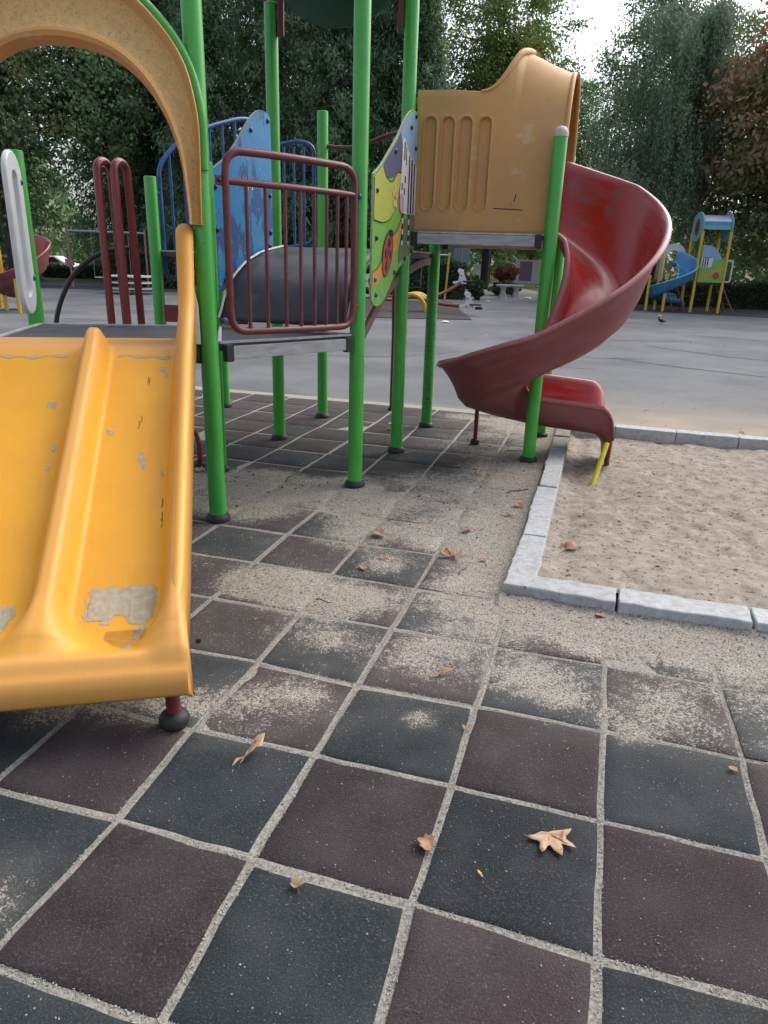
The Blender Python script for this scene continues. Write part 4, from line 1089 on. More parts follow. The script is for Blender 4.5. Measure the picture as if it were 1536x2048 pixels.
# ---- bleached orange side boards that run up into the hood of the spiral slide
SLX = [.143, .262, .379, .505]
JMID = 11.0
def crown_z(i): return float(np.interp(i, [.5, .70, .80, .90, 1.3, 1.9], [3.49, 3.50, 3.475, 3.41, 3.315, 3.19]))
def hood_half(A, B, off, sgn):
    A3, d_, L_, n_ = frame_ax(A, B, off); n_ = n_ * sgn
    xs = np.linspace(.05, 1.03, 158); us = np.linspace(0, 1, 120)
    ZB, ZK = 1.955, 2.46
    P = np.zeros((len(xs), len(us), 3))
    fl_len = 3.045 - ZB
    for a, x in enumerate(xs):
        base = A3 + d_ * x * L_
        gi_, gj_ = G(base[0], base[1]); depth = abs(JMID - gj_) * T
        cz_ = crown_z(gi_)
        # full section: wall, then a quarter of a superellipse to the crown
        qs = np.linspace(0, math.pi / 2, 60)
        sx_ = depth * (1 - np.cos(qs) ** 1.0); sz_ = ZK + (cz_ - ZK) * np.sin(qs) ** 1.0
        px_ = np.concatenate([[0], sx_]); pz_ = np.concatenate([[ZB], sz_])
        ll = np.concatenate([[0], np.cumsum(np.hypot(np.diff(px_), np.diff(pz_)))])
        bend = float(sstep(.22, .72, x))
        full = ll[-1]
        u_ = (x - .44) / (.735 - .44)
        lm = fl_len + (full - fl_len) * float(np.clip(u_, 0, 1)) ** 2.6 if u_ < 1 else full
        lm = min(lm, full)
        for b, u in enumerate(us):
            l = u * lm
            cx, cz = np.interp(l, ll, px_), np.interp(l, ll, pz_)
            # straight board where there is no hood yet
            inx, zz = cx * bend, cz * bend + (ZB + l) * (1 - bend)
            dep = .010 * float(sstep(ZB, ZB + .03, zz))
            if x < .6: dep -= .010 * float(sstep(lm - .05, lm, l)) * (1 - bend)
            for sx in SLX:
                if abs(x - sx) < .09:
                    xx = (x - sx) * L_; dd = math.hypot(xx, zz - float(np.clip(zz, 2.19, 2.80)))
                    dep -= .034 * float(sstep(.050, .040, dd)) - .007 * math.exp(-((dd - .056) / .007) ** 2)
            P[a, b] = base + EZ * zz + EJ * (sgn * inx) + n_ * (dep - .02)
    m = M(); m.grid(P, flip=(sgn < 0))
    return m, P, A3, d_, L_, n_
for A, B, off, sgn in ((P3, P5, -.062, 1), (P4, P6, .062, -1)):
    m, P, A3, d_, L_, n_ = hood_half(A, B, off, sgn)
    sb = obj('hood_board', m, [MT['tan'], MT['tan_in']], frame, smooth=50, solid=.022)
    if sgn > 0:
        tag(sb, 'sun-bleached orange board with four upright slots')
        k = M()
        for pts in ([(.60, 2.16), (.66, 2.158), (.73, 2.155), (.80, 2.150)], [(.735, 2.215), (.74, 2.24), (.745, 2.27)], [(.712, 2.19), (.715, 2.20)]):
            PP = [A3 + d_ * x * L_ + EZ * z - n_ * .0095 for x, z in spline(pts, 4)]; k.tube(PP, .004, 5)
        obj('tar_mark', k, MT['black_tube'], sb)
    ix = int(np.argmin(abs(np.linspace(.05, 1.03, 158) - .46)))
    iend = int(np.argmin(abs(np.linspace(.05, 1.03, 158) - .735)))
    m = M(); m.tube(P[ix:iend + 1, -1], np.interp(range(iend + 1 - ix), [0, (iend - ix) * .6, iend - ix], [.010, .022, .034]), 10); obj('hood_rim', m, MT['tan'], sb, smooth=60)
    m = M(); m.tube(P[-1, :], .020, 10); obj('hood_rim', m, MT['tan'], sb, smooth=60)

# ---- spiral slide
def spiral(name, cij, r_in, r_mid, r_out, th, bedz, rimz, inz, mats, parent, ext0=0.0, ext1=0.0, conv=None, lip=.05, bend=True, n_th=110, thick=.018, exit_turn=0.0):
    """channel wound clockwise about cij; th: angle list (deg), bedz/rimz/inz heights at those angles; straight runs ext0 before and ext1 after"""
    conv = conv or W
    rows = []; fade = []
    a0, a1 = th[0], th[-1]
    L0_, L1_ = ext0, ext1
    ss = np.concatenate([np.linspace(-1, 0, 8)[:-1] if ext0 else [], np.linspace(0, 1, n_th), (1 + np.linspace(0, 1, 34)[1:]) if ext1 else []])
    for s in ss:
        if s < 0:
            A = a0; along = s * L0_; b, ro, ri = bedz[0], rimz[0], inz[0]
            b = b + .0
        elif s <= 1:
            A = a0 + (a1 - a0) * s; along = 0
            b, ro, ri = (float(np.interp(-A, [-q for q in th], z)) for z in (bedz, rimz, inz))
        else:
            A = a1; along = (s - 1) * L1_; b, ro, ri = bedz[-1], rimz[-1], inz[-1]
        an = R(A); er = np.array([math.cos(an), math.sin(an)]); tg = np.array([math.sin(an), -math.cos(an)])
        drop = 0; shift = 0
        ho, hi_ = ro - b, ri - b
        if s > 1:
            u = s - 1
            b = b - .07 * u
            drop = 0
            if bend:
                k = max(0, (u - .72) / .28)
                drop = .26 * k ** 2.0; along = L1_ * (u if u < .72 else .72 + .20 * math.sin(k * 1.45))
        c = np.array(cij) + tg * along + er * 0
        if s > 1 and exit_turn: c = c - er * exit_turn * (s - 1) ** 1.2
        xs = [(r_in - .10, hi_ - .03), (r_in - .07, hi_ + .004), (r_in - .02, hi_), (r_in + .015, hi_ * .8), (r_in + .05, hi_ * .4), (r_in + .13, hi_ * .12 + .01), (r_mid - .22, .006), (r_mid + .0, .0),
              (r_out - .48, .025), (r_out - .36, .08), (r_out - .25, .20), (r_out - .14, .20 + (ho - .20) * .45), (r_out - .05, ho * .88), (r_out, ho * .985), (r_out + lip * .6, ho), (r_out + lip * 1.6, ho - .006), (r_out + lip * 2.0, ho - .032)]
        fl = [.9, .9, .8, .4, .1, 0, 0, 0, 0, 0, 0, 0, .15, .6, .95, 1, 1]  # paler rims: faded plastic, plus the rolled lip's highlight put into the colour
        row = []
        for x, h in xs:
            q = c + er * x
            row.append(conv(q[0], q[1], b + h - drop))
        rows.append(row); fade += fl
    m = M(); m.grid(np.array(rows), flip=False)
    o = obj(name, m, mats, parent, smooth=70, solid=thick)
    setattr_f(o.data, 'fade', np.array(fade))
    nc = len(rows[0]); setattr_f(o.data, 'su', np.repeat(np.arange(len(rows)) * .035, nc)); setattr_f(o.data, 'sa', np.tile(np.arange(nc) * .055, len(rows)))
    return o, rows
TH = [90, 45, 0, -45, -90, -135, -180, -225, -262]
BED = [1.94, 1.66, 1.36, 1.10, .86, .63, .46, .345, .285]
RIM = [2.62, 2.40, 2.06, 1.62, 1.23, .99, .845, .75, .705]
INR = [2.00, 1.93, 1.74, 1.47, 1.20, .95, .78, .65, .59]
spi, rows = spiral('spiral_slide', (1.67, 9.86), .32, 1.02, 1.73, TH, BED, RIM, INR, [MT['spiral_in'], MT['spiral_out']], frame, ext0=.10, ext1=1.60, exit_turn=.0)
tag(spi, 'worn red spiral slide curling down to the sand pit')
c = W(.46, 10.88)
m = M(); m.tube([c, c + EZ * .44], .022, 12); lg = obj('slide_leg', m, MT['red_rail'], frame, smooth=60)
k = M(); k.lathe(c, [(.042, .001), (.046, .015), (.046, .035), (.036, .05), (.028, .055)], 18); obj('base_collar', k, MT['rubber'], lg)
m = M(); m.tube([W(2.80, 9.42, -.10), W(2.97, 10.02, .23)], .024, 12); lg = obj('slide_leg', m, MT['lemon'], frame, smooth=60); tag(lg, 'lemon yellow leg standing in the sand')
m = M(); m.tube([W(3.04, 10.75, -.10), W(3.02, 10.75, .20)], .024, 12); lg = obj('slide_leg', m, MT['maroon'], frame, smooth=60)
k = M(); k.lathe(W(3.04, 10.68, 0.03), [(.014, 0), (.014, .01)], 10, axis=(0, -1, 0)); obj('bolt_hole', k, MT['rubber'], lg)
# ------------------------------------------------------------------ fallen leaves, twigs and litter
MT['leaf_tan'] = mat('dry_leaf_tan', (0.46, 0.31, 0.19), (0.38, 0.24, 0.14), 25, rough=0.7, c3=(0.22, 0.11, 0.05), s3=40, t3=0.62)
MT['leaf_rust'] = mat('dry_leaf_rust', (0.33, 0.18, 0.10), (0.25, 0.125, 0.07), 25, rough=0.7, c3=(0.14, 0.06, 0.03), s3=40, t3=0.62)
MT['leaf_yel'] = mat('small_yellow_leaf', (0.55, 0.36, 0.06), rough=0.6)
MT['leaf_grey'] = mat('dry_leaf_greyish', (0.27, 0.21, 0.13), (0.2, 0.15, 0.09), 25, rough=0.8)
MT['twig'] = mat('twig_bark', (0.05, 0.035, 0.025), (0.12, 0.08, 0.06), 30, rough=0.8)
def lobed(nl, deep, wid, asp):
    """outline of a plane leaf: pointed lobes with small teeth, stalk at the origin"""
    if nl == 5 and deep > .4:
        half = [(.05, -.06), (.30, -.10), (.62, -.06), (1.0, -.02), (.80, .16), (.60, .26), (.56, .40), (.70, .66), (.72, .92), (.52, .80), (.36, .62), (.24, .58), (.20, .82), (.0, 1.16)]
    else:
        half = [(.05, -.14), (.34, -.12), (.58, .0), (.72, .22), (.52, .38), (.60, .62), (.34, .66), (.22, .90), (.0, 1.0)]
    return [(x * wid, y * asp) for x, y in half] + [(-x * wid * .93, y * asp) for x, y in half[-2::-1]]
def dry_leaf(px, rot, size, shape, mk, curl, label, lift=.004, group=None, stem=True, surf_z=0.0, seed=0):
    x, y = px
    rnd = random.Random(seed + int(1000 * (x + 3 * y)))
    o = None
    pl = {'maple': lobed(5, .55, 1, 1), 'broad': lobed(5, .30, 1, .95), 'narrow': [(0, -1), (.16, -.62), (.12, -.3), (.32, 0), (.20, .3), (.26, .6), (0, 1), (-.16, .66), (-.3, .1), (-.14, -.2), (-.2, -.6)], 'bit': [(0, -1), (.6, -.4), (.7, .3), (.1, .9), (-.5, .7), (-.8, 0), (-.4, -.5)]}[shape]
    n = len(pl)
    # radial rings so that the blade can curl
    m = M(); vs = []
    rings = (0.0, .35, .7, 1.0)
    c0 = np.mean(np.array(pl), 0) if shape in ('narrow', 'bit') else np.array([0, .05])
    for f in rings[1:]:
        for p in pl:
            q = c0 + (np.array(p) - c0) * f
            z = curl * (abs(q[0]) ** 1.6 * .55 + max(0, q[1]) ** 2 * .30 + .10 * math.sin(q[0] * 5 + q[1] * 3 + rnd.random()))
            vs.append((q[0], q[1], z + rnd.gauss(0, .018)))
    vs.append((c0[0], c0[1], 0))
    ci = len(vs) - 1; fs = [(ci, k, (k + 1) % n) for k in range(n)]
    for r_ in range(len(rings) - 2):
        for k in range(n):
            k2 = (k + 1) % n; fs.append((r_ * n + k, (r_ + 1) * n + k, (r_ + 1) * n + k2, r_ * n + k2))
    cr, sr = math.cos(rot), math.sin(rot)
    V = [np.array([x, y, surf_z + lift + max(0, 0)]) + size * np.array([cr * a - sr * b, sr * a + cr * b, c + .02]) for a, b, c in vs]
    m.add(V, fs)
    ob = obj('dry_leaf', m, MT[mk], smooth=50, org=np.array([x, y, surf_z]))
    tag(ob, label, 'leaf', group or 'dry leaves on the ground')
    md = ob.modifiers.new('s', 'SOLIDIFY'); md.thickness = .0004
    if stem and shape in ('maple', 'broad'):
        k = M(); P = [np.array([x, y, surf_z + lift]) + size * np.array([cr * a - sr * b, sr * a + cr * b, c]) for a, b, c in ((0, -.12, .03), (.04, -.5, .02), (.10, -.9, .03))]
        k.tube(P, .0016, 5); st = obj('leaf_stalk', k, MT['twig'], ob)
    return ob
_F, _H = FPX, CAM_H
def ground_at(px, py, z=0.0):
    """ground point seen at a pixel of the photograph (used once to measure where a leaf lies)"""
    d = _r * ((px - 768) / _F) - _u * ((py - 1024) / _F) + _f
    t = (z - _H) / d.z
    return d.x * t, d.y * t
LV = [((1098, 1672), 3.35, .066, 'maple', 'leaf_tan', .12, 'large flat tan leaf on a black tile in the foreground'),
      ((862, 1697), 1.2, .040, 'broad', 'leaf_rust', .9, 'curled brown leaf lying on a joint left of the large tan leaf'),
      ((498, 1514), -.75, .060, 'narrow', 'leaf_tan', 2.6, 'long curled tan leaf on the black tile beside the slide foot'),
      ((765, 1073), 1.5, .072, 'broad', 'leaf_rust', .8, 'big rust leaf on sandy tiles straight below the second green post'),
      ((900, 1118), -.4, .066, 'maple', 'leaf_rust', .7, 'rust leaf with raised lobes near the corner of the kerb'),
      ((768, 1120), .8, .036, 'narrow', 'leaf_rust', .9, 'small rust leaf in the ring of sand on a black tile'),
      ((727, 1140), .3, .024, 'bit', 'leaf_rust', .6, 'pinkish leaf scrap on the black tile with a ring of sand'),
      ((1132, 1102), -.9, .074, 'broad', 'leaf_rust', 1.3, 'curled rust leaf inside the pit near the kerb corner'),
      ((886, 1350), -1.1, .036, 'narrow', 'leaf_rust', .8, 'narrow brown leaf on a brown tile in the middle of the floor'),
      ((1038, 1016), .4, .040, 'bit', 'leaf_rust', 1.0, 'small folded rust leaf close beside the kerb'),
      ((1015, 1033), .9, .050, 'narrow', 'leaf_grey', .8, 'greyish leaf lying left of the folded leaf by the kerb'),
      ((933, 1065), 1.9, .032, 'bit', 'leaf_rust', 1.0, 'upright rust leaf scrap on sand halfway to the kerb'),
      ((966, 1125), .2, .022, 'bit', 'leaf_rust', .6, 'tiny orange leaf scrap on sand left of the kerb corner'),
      ((1200, 1237), 1.2, .024, 'bit', 'leaf_rust', .7, 'small brown leaf on sand just below the front kerb'),
      ((400, 944), .7, .050, 'maple', 'leaf_tan', .5, 'tan leaf at the foot of the low red hoop'),
      ((595, 1778), .2, .026, 'broad', 'leaf_grey', 1.2, 'greyish crumpled leaf near the top of a foreground black tile'),
      ((960, 1752), .5, .012, 'narrow', 'leaf_yel', .2, 'tiny yellow leaflet on the black tile with the large tan leaf'),
      ((1465, 1543), .8, .014, 'bit', 'leaf_rust', .7, 'dark rust scrap near the right edge of the floor'),
      ((930, 1462), .4, .020, 'narrow', 'leaf_rust', .5, 'thin brown leaf in the joint above a brown tile'),
      ((958, 950), .3, .050, 'narrow', 'leaf_tan', .9, 'curled tan leaf with a twig on the sand behind the spiral slide post'),
      ((1485, 861), .2, .055, 'narrow', 'leaf_rust', .8, 'rust leaf lying behind the far kerb'),
      ((1302, 871), 1.2, .050, 'narrow', 'leaf_rust', 1.0, 'brown leaf in the pit below the far kerb')]
LV = [(q[0], q[1], q[2] * (1.25 if q[3] != 'bit' else 1.35)) + q[3:] for q in LV]
for k, (pp, rot, sz, sh, mk, cu, lb) in enumerate(LV):
    x, y = ground_at(*pp)
    a, b = G(x, y)
    zz = 0.0
    if a > 2.3 and 4.4 < b < 13.3: zz = PITZ(a, b); x, y = ground_at(*pp, zz)
    elif b > 13.6 and a > 1: zz = ASZ
    else: zz = 0.006 + .008 * float(sand_mask(a, b))
    dry_leaf((x, y), rot, sz, sh, mk, cu, lb, surf_z=zz, seed=k)
def twig(px0, px1, r, label, z=.012, bend=.1, side=None):
    a, b = np.array([*ground_at(*px0), z]), np.array([*ground_at(*px1), z])
    n = np.array([-(b - a)[1], (b - a)[0], 0])
    P = [a + (b - a) * t + n * bend * math.sin(t * 3.1) + EZ * .004 * math.sin(t * 7) for t in np.linspace(0, 1, 8)]
    m = M(); m.tube(np.array(P) - a, np.linspace(r, r * .5, 8), 6)
    if side:
        q = P[4] - a; m.tube([q, q + (b - a) * .25 + n * side], r * .45, 5)
    o = obj('twig', M().add(np.array(m.v) + a, m.f), MT['twig'], org=a)
    tag(o, label, 'twig', 'twigs on the ground')
twig((795, 2030), (852, 2034), .0016, 'thin reddish twig on the brown tile at the bottom edge')
twig((1015, 988), (1056, 982), .006, 'dark forked twig on sand left of the kerb', side=.2)
twig((780, 918), (830, 908), .005, 'pale thin twig beside the green post under the picture panel')
twig((572, 966), (600, 946), .006, 'dark stick on the sandy tiles between the front posts')
twig((632, 1206), (662, 1214), .004, 'short twig on the oval sand patch beside the slide', z=.022)
twig((918, 1150), (935, 1138), .004, 'small dark twig on sand near the rust leaf with raised lobes')
twig((946, 940), (965, 956), .004, 'short dark twig lying by the curled tan leaf')
twig((1010, 905), (1040, 903), .004, 'thin twig on sand close to the post of the spiral slide')
# loose dark crumbs of bark on the sand
v, f = grains(9000, (-4.5, 5.6), (1.8, 12), .0022, .011, seed=9)
k = np.random.default_rng(5).random(len(f) // 8) < .12
kk = np.repeat(k, 8)
MT['bark_bits'] = mat('bark_crumbs', (0.05, 0.035, 0.025), (0.10, 0.07, 0.045), 30, rough=0.9)
v[:, 2] += .010
o = fast_obj('bark_crumbs', fast_mesh('bark_crumbs', v, f[kk], [MT['bark_bits']], False, 3))
tag(o, 'dark crumbs of bark and soil on the sand', 'debris', kind='stuff')
# tiny leaf litter over asphalt, pit and floor
g = np.random.default_rng(17); n = 1500
gi = np.where(g.random(n) < .5, g.uniform(-6, 9, n), g.uniform(2.4, 8.5, n)); gj = np.concatenate([g.uniform(4.6, 13, 500), 13.8 + g.random(n - 500) ** 1.6 * 45])
gi = np.where(gj > 13.7, gi * (1 + (gj - 13.7) / 14), gi)
kp = (gj > 13.7) | (gi > 2.4) | (g.random(n) < .35)
gi, gj = gi[kp], gj[kp]; n = len(gi)
zc = np.array([PITZ(a_, b_) + .006 if (a_ > 2.35 and 4.5 < b_ < 13.2 and a_ < 9) else (ASZ + .006 if b_ > 13.7 else .012) for a_, b_ in zip(gi, gj)])
cx, cy = OX + T * (gi * CY - gj * SY), OY + T * (gi * SY + gj * CY)
sz = g.uniform(.006, .022, n) * (1 + np.maximum(gj - 13.7, 0) / 40); th = g.uniform(0, 6.28, n)
V = []
for c_, s_, l_, w_ in ((1, 0, 1, 0), (0, 1, 0, .55), (-1, 0, 1, 0), (0, -1, 0, .55)):
    ax_, ay_ = c_ * 1.0, s_ * .5
    V.append(np.stack([cx + sz * (ax_ * np.cos(th) - ay_ * np.sin(th)), cy + sz * (ax_ * np.sin(th) + ay_ * np.cos(th)), zc + sz * g.uniform(-.15, .45, n)], 1))
V = np.stack(V, 1).reshape(-1, 3)
o = fast_obj('leaf_litter', fast_mesh('leaf_litter', V, np.arange(4 * n).reshape(-1, 4), [MT['leaf_rust']], False))
tag(o, 'small dry leaf scraps strewn over sand and asphalt', 'leaf litter', kind='stuff')
# apple core
x, y = ground_at(781, 860)
m = M(); m.lathe((x, y, .0), [(.012, .006), (.03, .012), (.024, .03), (.018, .045), (.024, .062), (.03, .075), (.012, .08)], 12)
MT['apple'] = mat('apple_core', (0.62, 0.55, 0.30), (0.45, 0.36, 0.16), 30, rough=0.6)
tag(obj('apple_core', m, MT['apple'], org=np.array([x, y, 0])), 'pale yellow apple core beside a green post', 'apple core')

# ------------------------------------------------------------------ foliage builders
def leaf_obj(name, C, D, L_, W_, mt, tint, turn=None, parent=None, up=None):
    """one diamond blade per leaf: centre C, axis D, length, width"""
    C, D = np.asarray(C, np.float32), np.asarray(D, np.float32)
    D = D / np.maximum(np.linalg.norm(D, axis=1), 1e-6)[:, None]
    rv = rng.normal(size=C.shape).astype(np.float32)
    S_ = np.cross(D, rv); S_ /= np.maximum(np.linalg.norm(S_, axis=1), 1e-6)[:, None]
    L_ = np.broadcast_to(L_, (len(C),))[:, None] / 2; W_ = np.broadcast_to(W_, (len(C),))[:, None] / 2
    V = np.stack([C - D * L_, C + S_ * W_ - D * L_ * .1, C + D * L_, C - S_ * W_ - D * L_ * .1], 1).reshape(-1, 3)
    F = np.arange(len(C) * 4).reshape(-1, 4)
    me = fast_mesh(name, V, F, [mt], False)
    setattr_f(me, 'tint', tint, 'FACE')
    if turn is not None: setattr_f(me, 'turn', turn, 'FACE')
    o = bpy.data.objects.new(name, me); COL.objects.link(o)
    if parent is not None: o.parent = parent
    ORG[o.name] = np.zeros(3)
    return o
MT['bark'] = mat('dark_bark', (0.035, 0.028, 0.024), (0.07, 0.058, 0.048), 7, rough=0.95, spec=0.1, bump=0.6, bscale=12, stretch=(1, 1, .25))
MT['bark_pale'] = mat('pale_birch_bark', (0.42, 0.42, 0.42), (0.22, 0.22, 0.21), 5, rough=0.8, c3=(0.05, 0.05, 0.05), s3=7, t3=0.62)
MT['lf_con'] = leafmat('conifer_sprays', (0.050, 0.098, 0.054), (0.20, 0.32, 0.155), trans=.4)
MT['lf_dec'] = leafmat('green_leaves', (0.075, 0.145, 0.06), (0.22, 0.34, 0.14), (0.20, 0.15, 0.04))
MT['lf_light'] = leafmat('light_green_leaves', (0.07, 0.14, 0.03), (0.20, 0.30, 0.07), (0.30, 0.26, 0.05), trans=.45)
MT['lf_birch'] = leafmat('birch_leaves', (0.10, 0.165, 0.10), (0.28, 0.37, 0.24), (0.25, 0.21, 0.05))
MT['lf_chest'] = leafmat('turning_chestnut_leaves', (0.09, 0.12, 0.045), (0.24, 0.27, 0.10), (0.31, 0.195, 0.10))
MT['lf_hedge'] = leafmat('hedge_leaves', (0.02, 0.045, 0.018), (0.085, 0.14, 0.05), trans=.2)
MT['lf_red'] = leafmat('rusty_shrub_leaves', (0.14, 0.045, 0.022), (0.26, 0.10, 0.05), trans=.25)

def limb(m, a, b, r0, r1, sag=0.0, n=7):
    a, b = np.array(a, float), np.array(b, float)
    P = [a + (b - a) * t + EZ * (-sag * math.sin(math.pi * t)) for t in np.linspace(0, 1, n)]
    m.tube(P, np.linspace(r0, r1, n), 7, caps=False)
def conifer(seed, h=22, r=4.2, z0=1.2, nb=230, per=200, lean=(0, 0)):
    g = np.random.default_rng(seed)
    t = empty('conifer_tree', (0, 0, 0))
    m = M(); P = [(lean[0] * k, lean[1] * k, h * k) for k in np.linspace(0, 1, 9)]
    m.tube(P, np.linspace(.42, .05, 9), 10); 
    C, D, TT = [], [], []
    for b in range(nb):
        u = (b + g.random()) / nb
        z = z0 + (h - z0) * u ** .95
        prof = min(1, (1.02 - u) * 1.25) ** .8 * (0.75 + .25 * min(1, u * 6))
        az = b * 2.39996 + g.normal(0, .3)
        L_ = r * prof * g.uniform(.65, 1.12)
        if L_ < .3: L_ = .3
        dirv = np.array([math.cos(az), math.sin(az), 0])
        rise = g.uniform(.0, .5) * L_; droop = g.uniform(.35, .75) * L_
        base = np.array([lean[0] * z / h, lean[1] * z / h, z])
        if b % 3 == 0: limb(m, base, base + dirv * L_ * .8 + EZ * (rise * .8 - droop * .5), .06 * prof + .015, .012, 0, 5)
        s = g.random(per) ** .6
        cc = base + dirv * (L_ * s)[:, None] + EZ * (rise * s - droop * s ** 2)[:, None]
        spread = .09 + .22 * (1 - s * .4)
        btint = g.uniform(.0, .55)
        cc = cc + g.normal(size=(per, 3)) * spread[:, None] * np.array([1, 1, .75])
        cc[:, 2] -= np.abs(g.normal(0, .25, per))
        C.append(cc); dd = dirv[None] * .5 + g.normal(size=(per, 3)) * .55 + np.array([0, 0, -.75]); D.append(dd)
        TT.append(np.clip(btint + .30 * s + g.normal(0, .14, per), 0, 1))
    C = np.concatenate(C); D = np.concatenate(D); TT = np.concatenate(TT)
    obj('trunk', m, MT['bark'], t, smooth=60)
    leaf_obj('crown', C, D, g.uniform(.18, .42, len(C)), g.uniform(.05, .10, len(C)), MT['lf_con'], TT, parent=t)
    return t
def broadleaf(seed, h, r, z0, nclump, per, leaf, mt, name='broadleaf_tree', turnf=None, trunk_r=.3, squash=1.0, gap=.5, bark='bark', lean=(0, 0)):
    g = np.random.default_rng(seed)
    t = empty(name, (0, 0, 0))
    m = M()
    cz = (h + z0) / 2; hz = (h - z0) / 2
    m.tube([(lean[0] * k, lean[1] * k, h * .8 * k) for k in np.linspace(0, 1, 8)], np.linspace(trunk_r, trunk_r * .25, 8), 10, caps=False)
    C, D, TT, TU = [], [], [], []
    for k in range(nclump):
        v = g.normal(size=3); v /= np.linalg.norm(v)
        rad = g.random() ** gap
        lob = 1 + .22 * math.sin(3 * math.atan2(v[1], v[0]) + seed) + .15 * math.sin(5 * v[2] + seed)
        p = np.array([v[0] * r * rad * lob, v[1] * r * rad * lob, cz + v[2] * hz * rad * squash])
        p[:2] += np.array(lean) * p[2] / h
        if k % 4 == 0:
            zb = min(p[2] - .25 * np.hypot(p[0], p[1]), h * .78); zb = max(zb, z0 * .7)
            limb(m, (lean[0] * zb / h, lean[1] * zb / h, zb), p, .07, .012, -.15 * r * .3, 6)
        s = g.uniform(.35, .9) * r * .17 + .12
        cc = p + g.normal(size=(per, 3)) * s * np.array([1, 1, .55])
        C.append(cc)
        D.append(g.normal(size=(per, 3)) * .7 + np.array([v[0] * .5, v[1] * .5, -.5]))
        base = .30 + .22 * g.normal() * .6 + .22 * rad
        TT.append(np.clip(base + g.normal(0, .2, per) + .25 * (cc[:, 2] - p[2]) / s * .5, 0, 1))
        TU.append(np.clip((turnf(cc, g) if turnf else np.zeros(per)), 0, 1))
    C = np.concatenate(C); D = np.concatenate(D)
    obj('trunk', m, MT[bark], t, smooth=60)
    n = len(C)
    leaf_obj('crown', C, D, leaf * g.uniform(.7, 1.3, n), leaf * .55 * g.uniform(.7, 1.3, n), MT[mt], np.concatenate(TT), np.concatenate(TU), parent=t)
    return t
def weeping(seed, h, r, ns, per):
    g = np.random.default_rng(seed)
    t = empty('birch_tree', (0, 0, 0)); m = M()
    m.tube([(.15 * math.sin(k * 5), .1 * math.sin(k * 4), h * .93 * k) for k in np.linspace(0, 1, 10)], np.linspace(.20, .03, 10), 9, caps=False)
    C, D, TT, TU = [], [], [], []
    arms = []
    for k in range(34):
        u = g.uniform(.22, .97); az = g.uniform(0, 6.28); L_ = r * (1.05 - u * .65) * g.uniform(.6, 1.1)
        b = np.array([0, 0, h * u * .93]); e = b + np.array([math.cos(az) * L_, math.sin(az) * L_, L_ * g.uniform(.35, .9)])
        limb(m, b, e, .055, .012, -.12 * L_, 7); arms.append((b, e))
    for k in range(ns):
        b, e = arms[g.integers(len(arms))]
        s = g.uniform(.25, 1.08)
        st = b + (e - b) * s + EZ * .12 * np.linalg.norm(e - b) * math.sin(math.pi * min(s, 1)) + g.normal(size=3) * .28
        ln = g.uniform(.8, 3.2)
        q = g.random(per)
        cc = st + np.stack([g.normal(0, .07, per) + .25 * q * g.normal(), g.normal(0, .07, per) + .25 * q * g.normal(), -ln * q], 1)
        cc = cc[cc[:, 2] > 1.2]
        C.append(cc); D.append(g.normal(size=(len(cc), 3)) * .45 + np.array([0, 0, -1.0]))
        TT.append(np.clip(g.normal(.45, .22) + g.normal(0, .15, len(cc)), 0, 1)); TU.append(np.full(len(cc), 1.0 if g.random() < .03 else 0.0))
    C = np.concatenate(C); D = np.concatenate(D); n = len(C)
    obj('trunk', m, MT['bark_pale'], t, smooth=60)
    leaf_obj('crown', C, D, g.uniform(.10, .2, n), g.uniform(.05, .09, n), MT['lf_birch'], np.concatenate(TT), np.concatenate(TU), parent=t)
    return t

# ------------------------------------------------------------------ trees
con = [conifer(11), conifer(12, h=20, r=3.8, nb=215), conifer(13, h=24, r=4.8, nb=250)]
CT = [(-24.5, 45, 1.0, 0, 'dark conifer at the far left, behind the white grab board'), (-10.2, 43.0, .95, 1, 'dark conifer seen left of the blue stair railing'),
      (-6.6, 44.5, 1.05, 2, 'dark conifer behind the peeling blue board'), (-3.2, 43.5, .95, 0, 'dark conifer behind the left roof post'),
      (-.2, 45.0, 1.05, 1, 'dark conifer between the roof posts'), (1.5, 44.0, .82, 1, 'dark conifer just left of the orange side board'),
      (-14.2, 47.5, 1.1, 2, 'conifer seen between the red grab loops and the arch'), (-4.8, 52, 1.25, 1, 'tall conifer in the second row behind the blue board'), (-.8, 53, 1.2, 0, 'tall conifer in the second row behind the roof'),
      (-9.0, 53, 1.2, 2, 'tall conifer in the second row behind the arch foot'), (-19.0, 54, 1.2, 1, 'tall conifer in the second row seen through the arch')]
first = {}
for k, (x, y, sc, v, lb) in enumerate(CT):
    t = con[v] if v not in first else copy_tree(con[v])
    first[v] = 1
    t.location = (x, y, -.04); t.rotation_euler = (0, 0, k * 1.7); t.scale = (sc, sc, sc)
    tag(t, lb, 'tree', 'dark conifers behind the hedge')
def turn_some(p): return lambda cc, g: np.full(len(cc), 1.0 if g.random() < p else 0.0) * g.random(len(cc))
t = broadleaf(21, 20, 5.0, 3.2, 300, 120, .26, 'lf_dec', turnf=turn_some(.18), trunk_r=.42); t.location = (-20.5, 40.5, -.04); tag(t, 'broadleaf tree with a thick slanting trunk seen beside the white grab board', 'tree')
t2 = copy_tree(t); t2.location = (-16.0, 51, -.04); t2.rotation_euler = (0, 0, 2.2); t2.scale = (1.1, 1.1, 1.05); tag(t2, 'broadleaf tree with gaps of sky seen through the arch', 'tree')
t = broadleaf(23, 17, 2.6, 4.5, 110, 110, .24, 'lf_dec', turnf=turn_some(.1), trunk_r=.16, lean=(-1.4, 0)); t.location = (-15.4, 43.5, -.04); tag(t, 'thin tree with a leaning trunk left of the red grab loops', 'tree')
